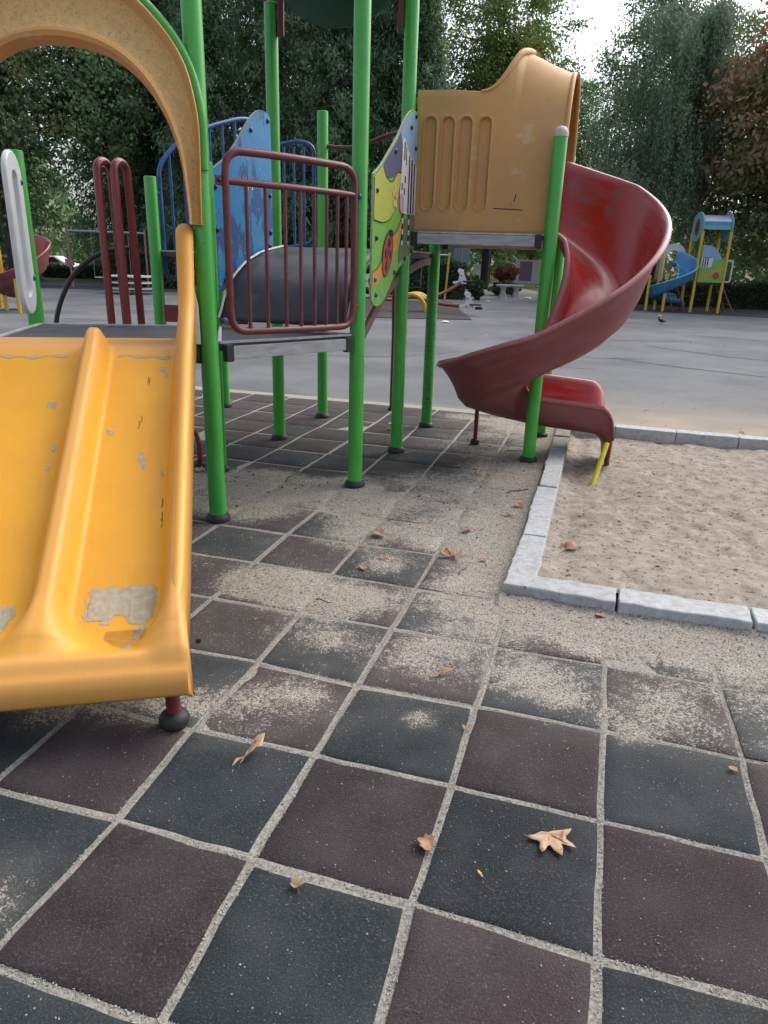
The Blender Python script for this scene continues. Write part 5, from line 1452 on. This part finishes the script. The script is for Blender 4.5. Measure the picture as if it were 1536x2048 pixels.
t = broadleaf(25, 22, 4.6, 5.0, 300, 150, .24, 'lf_light', turnf=turn_some(.2), trunk_r=.35); t.location = (6.9, 55, -.04); tag(t, 'light green tree rising above the orange side board', 'tree')
t = broadleaf(26, 20, 4.6, 3.0, 360, 150, .21, 'lf_dec', turnf=turn_some(.06), trunk_r=.35, gap=.42); t.location = (17.4, 50, -.04); tag(t, 'tall green tree behind the birch', 'tree')
t2 = copy_tree(t); t2.location = (27.5, 47, -.04); t2.rotation_euler = (0, 0, 1.2); tag(t2, 'tall green tree behind the rusty chestnut', 'tree')
t2 = copy_tree(t); t2.location = (14.6, 66, -.04); t2.rotation_euler = (0, 0, 2.9); t2.scale = (.9, .9, .85); tag(t2, 'green tree far behind the hood of the spiral slide', 'tree')
t = weeping(31, 14.5, 5.0, 2300, 36); t.location = (14.4, 40.5, -.04); tag(t, 'weeping birch with pale bent branches beyond the spiral slide', 'tree')
def rusty(cc, g):
    return np.clip((cc[:, 2] - 5.4) / 4.0 + g.normal(0, .45) + .25 * g.normal(size=len(cc)), 0, 1)
t = broadleaf(33, 16, 5.0, 1.6, 420, 110, .30, 'lf_chest', name='chestnut_tree', turnf=rusty, trunk_r=.35, gap=.42); t.location = (19.6, 36.5, -.04); tag(t, 'chestnut tree with rusty brown upper leaves at the right edge', 'tree')
# trees along the far path, seen under the deck of the spiral slide
for k, (x, y, sc, lb) in enumerate(((4.6, 70, .55, 'small yellowish green tree left of the white cabinet'), (9.6, 74, .62, 'yellowish green tree with a dark trunk behind the white cabinet'), (14.8, 80, .62, 'yellowish green tree above the poster boards'), (20, 78, .6, 'yellowish green tree far right of the poster boards'))):
    if k == 0: tt = t = broadleaf(41, 19, 6.0, 4.0, 240, 110, .34, 'lf_light', turnf=turn_some(.35), trunk_r=.4)
    else: t = copy_tree(tt)
    t.location = (x, y, -.04); t.rotation_euler = (0, 0, k * 1.3); t.scale = (sc, sc, sc); tag(t, lb, 'tree', 'trees along the far path')
# a wood beyond everything, reads as one mass
g = np.random.default_rng(99); n = 42000
ang = g.uniform(-.85, .75, n); rad = g.uniform(88, 118, n); zz = g.random(n) ** .8 * (9 + 3.5 * np.sin(ang * 23) + 2.5 * np.sin(ang * 57 + 1))
C = np.stack([rad * np.sin(ang), rad * np.cos(ang), zz], 1)
wood = leaf_obj('distant_wood', C, g.normal(size=(n, 3)) + np.array([0, 0, -.4]), g.uniform(.6, 1.3, n), g.uniform(.35, .7, n), MT['lf_dec'], np.clip(.35 + .25 * np.sin(ang * 40) + g.normal(0, .2, n), 0, 1), np.zeros(n))
tag(wood, 'distant wood closing the view behind the park trees', 'wood', kind='stuff')

# ------------------------------------------------------------------ hedges and shrubs
def hedge(x0, y0, x1, y1, wd, h, n, label, seed):
    g = np.random.default_rng(seed)
    a, b = np.array([x0, y0, 0.]), np.array([x1, y1, 0.]); d = b - a; L_ = np.linalg.norm(d); d /= L_; nn = np.array([-d[1], d[0], 0])
    t = empty('hedge', (a + b) / 2, label, 'hedge', 'clipped hedges at the edge of the asphalt')
    m = M(); m.box((a + b) / 2 + EZ * (h / 2 - .08), d * (L_ / 2 - .12), nn * (wd / 2 - .12), EZ * (h / 2 - .06)); obj('branch_core', m, MT['bark'], t, smooth=0)
    u = g.random(n); face = g.random(n)
    s = g.uniform(-.5, .5, n)
    lat = np.where(face < .62, -.5 + .10 * np.abs(g.normal(size=n)) * .5, np.where(face < .72, .5, g.uniform(-.5, .5, n)))
    zz = np.where(face < .72, g.random(n) * h, h - .05 + .09 * g.normal(size=n))
    zz += .10 * np.sin(s * L_ * 2.1 + seed) * (zz / h)
    C = (a + b) / 2 + d * (s * L_)[:, None] + nn * (lat * wd + .06 * g.normal(size=n))[:, None] + EZ * zz[:, None]
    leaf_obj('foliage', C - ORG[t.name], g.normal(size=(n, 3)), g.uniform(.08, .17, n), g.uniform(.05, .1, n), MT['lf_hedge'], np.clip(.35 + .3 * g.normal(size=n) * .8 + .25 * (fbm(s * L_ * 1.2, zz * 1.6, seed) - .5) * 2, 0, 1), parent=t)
hedge(-15.4, 40.6, -9.6, 40.2, 1.2, 1.75, 16000, 'clipped hedge behind the pink swing frame', 3)
hedge(-9.4, 40.2, -1.6, 39.4, 1.2, 1.75, 9000, 'clipped hedge hidden behind the roofed deck', 4)
hedge(-1.4, 39.4, 3.9, 38.6, 1.3, 1.72, 16000, 'clipped hedge behind the yellow swing frame', 5)
hedge(-26, 52, -17, 51, 1.2, .75, 7000, 'low hedge in front of the white car', 6)
hedge(10.8, 39.8, 21.0, 37.8, 1.2, 1.15, 12000, 'low dark hedge behind the yellow play tower', 7)
def shrub(name, x, y, r, h, n, mk, label, cat='shrub', z0=0.0, seed=0, lean=0.0, leaf=.12, pot=False):
    g = np.random.default_rng(seed)
    t = empty(name, (x, y, 0), label, cat)
    v = g.normal(size=(n, 3)); v /= np.linalg.norm(v, axis=1)[:, None]
    rad = g.random(n) ** .35 * (1 + .18 * np.sin(v[:, 0] * 6 + seed) * np.sin(v[:, 2] * 5))
    C = v * rad[:, None] * np.array([r, r, h / 2]) + np.array([0, 0, z0 + h / 2])
    C[:, 0] += lean * (h - C[:, 2])
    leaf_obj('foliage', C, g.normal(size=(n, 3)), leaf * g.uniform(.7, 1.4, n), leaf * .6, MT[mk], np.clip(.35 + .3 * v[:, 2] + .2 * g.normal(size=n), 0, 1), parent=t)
    m = M()
    for k in range(5):
        q = k * 1.256
        m.tube([(x, y, 0), (x + r * .35 * math.cos(q), y + r * .35 * math.sin(q), z0 + h * .4), (x + r * .6 * math.cos(q), y + r * .6 * math.sin(q), z0 + h * .8)], [.03, .02, .008], 6)
    obj('stem', m, MT['bark'], t)
    return t
shrub('shrub', 4.15, 38.3, .5, 1.2, 3000, 'lf_hedge', 'dark shrub leaning at the end of the hedge', seed=2, lean=.32)
shrub('shrub', 6.95, 45.2, .78, 1.05, 3600, 'lf_red', 'rusty brown round shrub above the green planting', seed=3, z0=.75)
shrub('shrub', 6.85, 44.4, .95, .85, 3200, 'lf_hedge', 'low dark green shrub behind the concrete tables', seed=4)
# ------------------------------------------------------------------ furniture and play equipment in the distance
MT['concrete'] = mat('pale_concrete', (0.48, 0.47, 0.44), (0.36, 0.35, 0.32), 8, rough=0.85)
MT['cab_white'] = mat('white_cabinet_paint', (0.62, 0.70, 0.74), (0.56, 0.63, 0.68), 3, rough=0.5)
MT['sign_grey'] = mat('grey_sign_back', (0.13, 0.16, 0.18), (0.16, 0.19, 0.21), 5, rough=0.5)
MT['steel'] = mat('galvanised_steel', (0.34, 0.35, 0.36), (0.27, 0.28, 0.29), 10, rough=0.45, metal=.4)
MT['pink_post'] = mat('faded_pink_paint', (0.36, 0.16, 0.16), (0.28, 0.11, 0.11), 8, rough=0.6)
MT['poster_blue'] = mat('poster_blue', (0.08, 0.16, 0.45), (0.4, 0.12, 0.12), 3, lo=.5, hi=.56, rough=0.4)
MT['poster_dark'] = mat('poster_dark', (0.03, 0.02, 0.03), (0.20, 0.06, 0.03), 2.2, lo=.52, hi=.66, rough=0.35)
MT['bench_wood'] = mat('dark_bench_boards', (0.05, 0.05, 0.052), (0.08, 0.08, 0.08), 8, rough=0.8)
MT['blue_slide'] = mat('blue_slide_plastic', (0.06, 0.27, 0.52), (0.05, 0.20, 0.42), 3, rough=0.35, attr='fade', ca=(0.20, 0.50, 0.70))
MT['blue_slide_out'] = mat('blue_slide_plastic_outside', (0.03, 0.15, 0.30), (0.06, 0.20, 0.34), 3, rough=0.45, attr='fade', ca=(0.20, 0.50, 0.70))
MT['teal'] = mat('teal_board', (0.16, 0.42, 0.42), (0.14, 0.36, 0.37), 5, rough=0.5)
MT['lilac'] = mat('lilac_slat', (0.42, 0.42, 0.62), (0.38, 0.38, 0.56), 5, rough=0.5)
MT['rose'] = mat('rose_slat', (0.42, 0.22, 0.30), (0.36, 0.19, 0.26), 5, rough=0.5)
MT['car_white'] = mat('white_car_paint', (0.72, 0.74, 0.76), (0.68, 0.70, 0.72), 2, rough=0.2, coat=.5)
MT['car_glass'] = mat('dark_car_glass', (0.02, 0.025, 0.03), rough=0.08, rvar=0.02)
MT['tyre'] = mat('tyre_rubber', (0.015, 0.015, 0.016), rough=0.8)
MT['litter'] = mat('white_litter', (0.75, 0.75, 0.76), (0.6, 0.6, 0.62), 20, rough=0.6)
MT['bird'] = mat('dark_feathers', (0.014, 0.014, 0.018), (0.03, 0.03, 0.038), 30, rough=0.55)
MT['bird_leg'] = mat('bird_leg', (0.10, 0.04, 0.03), rough=0.6)
MT['red_ladder'] = mat('faded_red_paint', (0.24, 0.06, 0.05), (0.18, 0.045, 0.04), 8, rough=0.5)
Z0 = ASZ
def tubeo(name, pts, r, mk, parent, n=8):
    m = M(); m.tube(pts, r, n); return obj(name, m, MT[mk], parent, smooth=60)
def boxo(name, c, ax, ay, az, mk, parent, bevel=.006):
    m = M(); m.box(c, ax, ay, az); return obj(name, m, MT[mk], parent, smooth=0, bevel=bevel)
V3 = lambda *a: np.array(a, float)

# white cabinet
t = empty('utility_cabinet', (7.45, 62.0, Z0), 'plain white cabinet standing by the far path', 'cabinet')
c = ORG[t.name]
boxo('cabinet_body', c + V3(0, 0, .82), V3(.58, 0, 0), V3(0, .4, 0), V3(0, 0, .78), 'cab_white', t, .02)
boxo('cabinet_roof', c + V3(0, 0, 1.66), V3(.66, 0, 0), V3(0, .47, 0), V3(0, 0, .06), 'cab_white', t, .015)
boxo('cabinet_door', c + V3(-.02, -.41, .82), V3(.5, 0, 0), V3(0, .012, 0), V3(0, 0, .68), 'cab_white', t, .005)
boxo('plinth', c + V3(0, 0, .03), V3(.5, 0, 0), V3(0, .36, 0), V3(0, 0, .05), 'concrete', t)
# grey sign on two poles
t = empty('sign_board', (3.75, 40.2, Z0), 'grey back of a sign board on a pole above the hedge', 'sign'); c = ORG[t.name]
boxo('board', c + V3(0, 0, 2.12), V3(.42, 0, 0), V3(0, .015, 0), V3(0, 0, .47), 'sign_grey', t)
tubeo('pole', [c + V3(0, -.05, 0), c + V3(0, -.05, 2.55)], .03, 'steel', t)
# concrete tables
for k, (x, y, lb) in enumerate(((6.25, 41.2, 'left of two round concrete tables on the path'), (7.05, 41.6, 'right of two round concrete tables on the path'))):
    t = empty('concrete_table', (x, y, -.02), lb, 'table', 'round concrete tables'); c = ORG[t.name]
    m = M(); m.lathe(c, [(.30, 0), (.27, .05), (.17, .22), (.15, .45), (.22, .62)], 18); obj('pedestal', m, MT['concrete'], t)
    m = M(); m.lathe(c, [(.38, .62), (.40, .64), (.40, .70), (.38, .72)], 20); obj('table_top', m, MT['concrete'], t)
# poster boards
for k, (x, mk, lb) in enumerate(((12.1, 'poster_blue', 'white display case with a blue and red poster'), (15.3, 'poster_dark', 'display case with a dark poster'))):
    t = empty('poster_case', (x, 66 + k * .5, Z0), lb, 'display case', 'display cases by the path'); c = ORG[t.name]
    boxo('frame', c + V3(0, 0, 1.25), V3(1.15 if k == 0 else 1.0, 0, 0), V3(0, .12, 0), V3(0, 0, 1.0), 'white_pl' if k == 0 else 'rubber', t, .02)
    boxo('poster', c + V3(-.25 if k == 0 else 0, -.13, 1.3), V3(.55 if k == 0 else .85, 0, 0), V3(0, .01, 0), V3(0, 0, .82), mk, t)
    for s in (-.8, .8): boxo('leg', c + V3(s, 0, .13), V3(.06, 0, 0), V3(0, .06, 0), V3(0, 0, .13), 'steel', t)
t = empty('notice_pole', (13.7, 65.2, Z0), 'dark pole with a small white notice between the display cases', 'pole'); c = ORG[t.name]
tubeo('pole', [c, c + V3(0, 0, 2.6)], .07, 'black_tube', t); boxo('notice', c + V3(-.35, -.05, 2.35), V3(.28, 0, 0), V3(0, .012, 0), V3(0, 0, .26), 'white_pl', t)
# yellow swing frame
t = empty('swing_frame', (1.2, 37.4, Z0), 'yellow swing frame with a grey top bar in front of the hedge', 'swing'); c = ORG[t.name]
for x, y in ((-.42, 36.9), (2.78, 37.9)):
    tubeo('post', [V3(x, y, Z0), V3(x + .08, y, 1.3), V3(x + .1, y, 2.25)], .055, 'yellow_post', t)
tubeo('top_bar', [V3(-.4, 36.9, 2.1), V3(2.95, 37.9, 2.1)], .045, 'steel', t)
for x in (.9, 1.5):
    y = 36.9 + (x + .4) * .3; tubeo('chain', [V3(x, y, 2.1), V3(x, y, .55)], .012, 'steel', t, 5)
boxo('swing_seat', V3(1.2, 37.38, .52), V3(.32, .09, 0), V3(0, .13, 0), V3(0, 0, .02), 'rubber', t)
# pink swing frame
t = empty('swing_frame', (-14.6, 39, Z0), 'faded pink swing frame with a grey top bar', 'swing'); c = ORG[t.name]
A, B = V3(-16.5, 38.2, Z0), V3(-12.9, 39.2, Z0)
for p in (A, B): tubeo('post', [p, p + EZ * 2.95], .055, 'pink_post', t)
for q in (.33, .66):
    p = A + (B - A) * q
tubeo('top_bar', [A + EZ * 2.75, B + EZ * 2.75], .06, 'steel', t)
for q in (.30, .42, .78, .9):
    p = A + (B - A) * q; tubeo('chain', [p + EZ * 2.72, p + EZ * .55], .012, 'steel', t, 5)
for q in (.36, .84):
    p = A + (B - A) * q; boxo('swing_seat', p + EZ * .53, (B - A) * .06, V3(-.03, .13, 0), V3(0, 0, .025), 'white_pl', t)
boxo('number_plate', A + V3(0, -.07, 1.25), V3(.24, 0, 0), V3(0, .012, 0), V3(0, 0, .15), 'pink_post', t)
# bench at the right edge
t = empty('park_bench', (20.4, 36.6, Z0), 'dark park bench with pale concrete legs at the right edge', 'bench'); c = ORG[t.name]
for s in (-.9, .9):
    m = M(); m.prism([(-.28, 0), (.28, 0), (.2, .36), (.3, .80), (.2, .82), (.08, .42), (-.22, .42)], c + V3(s, 0, 0), V3(0, 1, 0), EZ, V3(.09, 0, 0)); obj('leg', m, MT['concrete'], t, smooth=0, bevel=.012)
for k in range(3): boxo('seat_slat', c + V3(0.04, -.16 + k * .15, .44), V3(1.15, 0, 0), V3(0, .06, 0), V3(0, 0, .02), 'bench_wood', t)
for k in range(2): boxo('back_slat', c + V3(0.04, .22 + k * .06, .58 + k * .17), V3(1.15, 0, 0), V3(0, .015, 0), V3(0, 0, .06), 'bench_wood', t)
# white car beyond the left hedge
t = empty('parked_car', (-26.2, 57, Z0), 'white car parked beyond the low hedge at the left', 'car'); c = ORG[t.name]
body = [(-2.1, .35), (-2.15, .62), (-2.0, .80), (-1.15, .92), (-.55, 1.38), (.75, 1.42), (1.45, .98), (2.05, .88), (2.15, .6), (2.1, .35)]
m = M(); m.prism(body, c + V3(0, -.82, 0), V3(1, 0, 0), EZ, V3(0, 1.64, 0)); obj('body', m, MT['car_white'], t, smooth=30, bevel=.09, bseg=3)
for p in ([(-1.0, .93), (-.52, 1.30), (.05, 1.32), (.05, .93)], [(.12, .93), (.12, 1.32), (.68, 1.33), (1.2, .96)]):
    m = M(); m.prism(p, c + V3(0, -.835, 0), V3(1, 0, 0), EZ, V3(0, .02, 0)); obj('window', m, MT['car_glass'], t, smooth=0)
for x in (-1.35, 1.35):
    m = M(); m.lathe(c + V3(x, -.84, .33), [(.20, 0), (.33, .01), (.33, .2), (.2, .21)], 20, axis=(0, 1, 0)); w_ = obj('wheel', m, MT['tyre'], t)
    m = M(); m.lathe(c + V3(x, -.85, .33), [(.2, 0), (.19, .02)], 16, axis=(0, 1, 0)); obj('rim', m, MT['steel'], w_)
# dark mats
for nm, pts in (('rubber_mat', [(-5, 23.3), (2.7, 24.1), (2.9, 35.2), (-5, 35)]), ('rubber_mat', [(10.6, 33.2), (20.5, 28.0), (24, 34), (12.8, 39.2)]), ('rubber_mat', [(-22, 37.0), (-9, 36.2), (-9, 40), (-22, 40)])):
    m = M(); m.prism(pts, (0, 0, Z0 + .002), (1, 0, 0), (0, 1, 0), (0, 0, .022)); tag(obj(nm, m, MT['mat_dark'], smooth=0, bevel=.008), kind='structure')
MZ = Z0 + .024

# four-seat rocker
t = empty('rocker', (.85, 27.4, MZ), 'four-seat rocker with yellow arches, red arms and white animal seats', 'seesaw'); c = ORG[t.name]
for k in range(3):
    m = M(); P = [c + V3(.55 * math.cos(q) - .1 + k * .12, -.45 + .45 * k, .62 * math.sin(q)) for q in np.linspace(0, math.pi, 14)]
    m.tube(P, .075, 8); obj('spring_arch', m, MT['yellow_post'], t, smooth=60)
ends = [(-1.9, -.9, .55), (1.9, -1.1, .30), (-1.8, 1.0, .75), (1.8, .9, 1.05)]
for k, (x, y, z) in enumerate(ends):
    P = [c + V3(x * u, y * u, .52 + (z - .52) * u ** 1.6 - .12 * math.sin(u * 3.1)) for u in np.linspace(0, 1, 9)]
    tubeo('arm', P, .06, 'red_ladder', t)
    e = P[-1]; s = 1 if x > 0 else -1
    m = M(); m.prism([(-.26, -.05), (.30, -.05), (.34, .02), (.10, .06), (.06, .30), (.16, .42), (.10, .52), (-.10, .46), (-.14, .28), (-.24, .10)], e + V3(0, -.03, 0), V3(-s, 0, 0) * .9, EZ, V3(0, .06, 0)); st = obj('animal_seat', m, MT['white_pl'], t, smooth=0, bevel=.01)
    m = M(); m.tube([e + V3(0, -.2, .26), e + V3(0, .2, .26)], .022, 6); obj('handle', m, MT['rubber'], st)
    boxo('seat_pad', e + V3(s * .28, 0, .06), V3(.2, 0, 0), V3(0, .16, 0), V3(0, 0, .025), 'black_tube', t); boxo('buffer', e + V3(s * .42, 0, -.06), V3(.12, 0, 0), V3(0, .1, 0), V3(0, 0, .05), 'rubber', t)

# round white merry-go-round at the left
t = empty('merry_go_round', (-11.9, 33.8, MZ), 'low round white merry-go-round discs near the pink swings', 'merry-go-round'); c = ORG[t.name]
for z, r in ((.20, 1.0), (.45, 1.1), (.72, 1.05)):
    m = M(); m.lathe(c, [(r, z), (r, z + .05), (r - .05, z + .06)], 28); obj('disc', m, MT['white_pl'], t)
tubeo('axle', [c, c + EZ * .8], .08, 'steel', t)

# ---- yellow play tower with blue slide (right)
TB = V3(13.3, 32.6, MZ); ya = -.03
ex, ey = V3(math.cos(ya), math.sin(ya), 0), V3(-math.sin(ya), math.cos(ya), 0)
q_ = lambda x, y, z: TB + ex * x + ey * y + EZ * z
tw = empty('yellow_play_tower', TB, 'distant play tower with yellow posts, striped roof and blue slide', 'play structure')
for x, y in ((0, 0), (1.2, 0), (0, 1.2), (1.2, 1.2)): tubeo('post', [q_(x, y, 0), q_(x, y, 3.35)], .065, 'yellow_post', tw, 10)
for x in (-.02, 1.22):
    m = M(); m.prism([(.6 + .62 * math.cos(t_), 3.55 + .60 * math.sin(t_)) for t_ in np.linspace(0, 6.283, 29)[:-1]], q_(x - .03, 0, 0), ey, EZ, ex * .06); eb = obj('roof_end_board', m, MT['teal'], tw, smooth=30)
    s = -1 if x < .5 else 1
    m = M(); m.prism([(.6 + .27 * math.cos(t_), 3.52 + .36 * math.sin(t_)) for t_ in np.linspace(0, 6.283, 21)[:-1]], q_(x + s * .032, 0, 0), ey, EZ, ex * .004 * s); obj('painted_ladybird', m, MT['bug_p'], eb, smooth=0)
    for dy, dz in ((-.1, .12), (.1, .1), (-.08, -.12), (.1, -.1), (0, 0)):
        m = M(); m.prism([(.6 + dy + .05 * math.cos(t_), 3.52 + dz + .07 * math.sin(t_)) for t_ in np.linspace(0, 6.283, 11)[:-1]], q_(x + s * .037, 0, 0), ey, EZ, ex * .003 * s); obj('painted_spot', m, MT['black_p'], eb, smooth=0)
for k in range(10):
    t0, t1 = math.pi * k / 10 - .15, math.pi * (k + 1) / 10 - .18
    a_, b_ = (.6 - .56 * math.cos(t0), 3.5 + .5 * math.sin(t0)), (.6 - .56 * math.cos(t1), 3.5 + .5 * math.sin(t1))
    m = M(); vs = [q_(x, y, z + dz) for x in (.02, 1.18) for (y, z) in (a_, b_) for dz in (0, .03)]
    m.add(vs, [(0, 1, 3, 2), (4, 6, 7, 5), (0, 4, 5, 1), (2, 3, 7, 6), (0, 2, 6, 4), (1, 5, 7, 3)]); obj('roof_slat', m, MT[('teal', 'blue_slide', 'white_pl', 'lilac', 'rose')[k % 5]], tw, smooth=0)
boxo('deck', q_(.6, .6, 1.22), ex * .56, ey * .56, EZ * .04, 'deck', tw)
pan = [(.06, 1.27), (1.14, 1.27), (1.14, 2.05), (.95, 2.30), (.70, 2.62), (.45, 2.78), (.06, 2.80)]
m = M(); m.prism(pan, q_(0, -.06, 0), ex, EZ, -ey * .03); pn = obj('picture_panel', m, MT['grass_p'], tw, smooth=0)
def pt(poly, mk, lay, nm): 
    m = M(); m.prism(poly, q_(0, -.09 - .003 * lay, 0), ex, EZ, -ey * .003); obj(nm, m, MT[mk], pn, smooth=0)
pt([(.08, 2.3), (.75, 2.2), (1.0, 2.22), (.70, 2.60), (.45, 2.76), (.08, 2.78)], 'sky_p', 1, 'painted_sky')
pt([(.08, 2.28), (.5, 2.3), (.62, 2.12), (.08, 1.98)], 'hill_p', 2, 'painted_hill')
pt([(.08, 1.45), (.4, 1.5), (1.1, 1.78), (1.1, 1.95), (.4, 1.66), (.08, 1.58)], 'orange_p', 2, 'painted_path')
pt([(.10, 1.92), (.56, 1.88), (.6, 2.3), (.3, 2.24), (.10, 2.28)], 'white_p', 3, 'painted_zebra')
for x in (.15, .25, .35): pt([(x, 1.92), (x + .05, 1.92), (x + .05, 2.24), (x, 2.24)], 'black_p', 4, 'painted_stripe')
pt([(.82 + .14 * math.cos(t_), 1.55 + .15 * math.sin(t_)) for t_ in np.linspace(0, 6.283, 17)[:-1]], 'bug_p', 4, 'painted_ladybird')
# ladder at the right
lad = [q_(1.25, .25, 1.24), q_(1.25, .95, 1.24)]; ladb = [q_(1.95, .15, 0), q_(1.95, 1.05, 0)]
for a_, b_ in zip(lad, ladb): tubeo('ladder_rail', [a_, b_], .03, 'red_ladder', tw)
for k in range(5):
    u = (k + .5) / 5; tubeo('ladder_rung', [lad[0] + (ladb[0] - lad[0]) * u, lad[1] + (ladb[1] - lad[1]) * u], .022, 'red_ladder', tw, 6)
for y in (.16, 1.04):
    m = M(); m.tube(closed_round([q_(1.26, y, 1.3), q_(1.26, y, 2.2), q_(1.56, y, 2.2), q_(1.56, y, 1.3)], .13, 5), .035, 8, closed=True); obj('grab_board', m, MT['white_pl'], tw, smooth=60)
tubeo('post', [q_(1.62, 1.05, 0), q_(1.62, 1.05, 2.3)], .055, 'yellow_post', tw)
# left module: two more posts, white arch board, low deck, ladder
for x, y, h in ((-1.25, 1.0, 2.9), (-1.25, -.1, 1.6), (-2.3, 1.1, 1.9), (-1.9, .2, 1.5)): tubeo('post', [q_(x, y, 0), q_(x, y, h)], .06, 'yellow_post', tw, 10)
boxo('deck', q_(-1.6, 1.5, 1.22), ex * .6, ey * .5, EZ * .04, 'deck', tw)
arc = [(-.55 + .0, 1.25)] + [(.55 * -math.cos(t_), 2.25 + .62 * math.sin(t_)) for t_ in np.linspace(0, math.pi, 16)] + [(.55, 1.25), (.36, 1.25)] + [(.36 * math.cos(t_), 2.15 + .42 * math.sin(t_)) for t_ in np.linspace(0, math.pi, 14)] + [(-.36, 1.25)]
m = M(); m.prism(arc, q_(-.65, 1.25, 0), ex, EZ, ey * .05); obj('arch_board', m, MT['white_pl'], tw, smooth=0)
for k in range(2): tubeo('ladder_rail', [q_(-1.0 + k * .5, .9, 1.2), q_(-.7 + k * .5, .1, 0)], .03, 'red_ladder', tw)
for k in range(4): tubeo('ladder_rung', [q_(-.93 + k * .07, .72 - k * .2, .95 - k * .27), q_(-.43 + k * .07, .72 - k * .2, .95 - k * .27)], .02, 'red_ladder', tw, 6)
cv = lambda i, j, z: tuple(TB + ex * (i * .5) + ey * (j * .5) + EZ * z)
bs, _rw = spiral('blue_slide', (-1.75, .7), .50, 1.2, 1.95, [60, 10, -45, -90, -135, -180, -225, -262], [1.9, 1.62, 1.28, 1.0, .75, .55, .42, .34], [2.55, 2.25, 1.8, 1.48, 1.2, 1.0, .84, .78], [2.1, 1.85, 1.5, 1.25, 1.0, .8, .6, .56], [MT['blue_slide'], MT['blue_slide_out']], tw, ext0=.3, ext1=1.9, conv=lambda i, j, z: np.array(cv(i, j, z)), n_th=50)

# ---- left play set: yellow posts with a red spiral slide, cut by the edge of the picture
TB2 = V3(-11.15, 22.3, Z0)
tl = empty('red_slide_tower', TB2, 'red spiral slide with yellow posts at the left edge', 'play structure')
for dx, dy, h in ((-.55, -.1, 2.4), (.25, -.9, .95), (-1.2, .8, 3.2), (-1.9, .0, 3.2)):
    p = TB2 + V3(dx, dy, 0); tubeo('post', [p, p + EZ * h], .06, 'yellow_post', tl, 10)
boxo('deck', TB2 + V3(-1.5, .45, 1.55), V3(.6, 0, 0), V3(0, .6, 0), EZ * .04, 'deck', tl)
spiral('spiral_slide', (0, 0), .42, 1.1, 1.76, [110, 60, 10, -45, -90, -135, -180, -225], [1.62, 1.4, 1.15, .92, .72, .55, .42, .35], [2.3, 2.15, 1.95, 1.45, 1.15, .95, .8, .66], [1.75, 1.6, 1.4, 1.15, .95, .75, .58, .48], [MT['spiral_in'], MT['spiral_out']], tl, ext0=.3, ext1=1.0, conv=lambda i, j, z: TB2 + V3(i * .5, j * .5, z), n_th=50)

# ------------------------------------------------------------------ pigeon and litter
bx, by = 9.15, 24.6
t = empty('pigeon', (bx, by, Z0), 'dark pigeon walking on the asphalt', 'bird'); c = ORG[t.name]
ax = V3(-.94, -.34, 0)
prof = [(-.20, .115, .006), (-.15, .12, .022), (-.09, .13, .04), (-.03, .145, .062), (.03, .155, .066), (.08, .17, .054), (.11, .195, .036), (.125, .22, .028), (.14, .235, .030), (.158, .235, .024), (.172, .228, .010), (.192, .222, .003)]
m = M(); m.tube([c + ax * a + EZ * z for a, z, r in prof], [r for a, z, r in prof], 12); obj('body', m, MT['bird'], t, smooth=80)
for s in (-1, 1):
    m = M(); p = c + V3(.34, -.94, 0) * .025 * s + EZ * .1; m.tube([p, p - EZ * .05 - ax * .01, c + V3(.34, -.94, 0) * .03 * s + EZ * .004, c + V3(.34, -.94, 0) * .03 * s + ax * .04 + EZ * .003], .005, 6); obj('leg', m, MT['bird_leg'], t)
def litter(x, y, s, label, seed, z=Z0):
    g = random.Random(seed); m = M(); n = 10; vs = []; 
    for a in range(6):
        for b in range(n):
            u = a / 5; th = 6.283 * b / n; r = math.sin(math.pi * (.08 + .84 * u)) * s * (1 + g.uniform(-.35, .35))
            vs.append((x + r * math.cos(th) * 1.5, y + r * math.sin(th), z + u * s * .9 + g.uniform(-.1, .1) * s))
    fs = [(a * n + b, a * n + (b + 1) % n, (a + 1) * n + (b + 1) % n, (a + 1) * n + b) for a in range(5) for b in range(n)] + [tuple(range(n - 1, -1, -1)), tuple(5 * n + b for b in range(n))]
    m.add(vs, fs); tag(obj('litter', m, MT['litter'], smooth=0, org=V3(x, y, z)), label, 'litter', 'scraps of litter')
litter(10.75, 29.2, .06, 'white crumpled paper behind the pigeon', 1)
litter(4.85, 36.6, .07, 'white scrap on the asphalt before the concrete tables', 2)
litter(1.7, 22.6, .08, 'white plastic bag near the rocker mat', 3)
litter(2.55, 19.0, .025, 'small pale scrap on the asphalt left of the spiral slide post', 4)
litter(7.6, 41.0, .14, 'pale bag at the foot of the right concrete table', 5)
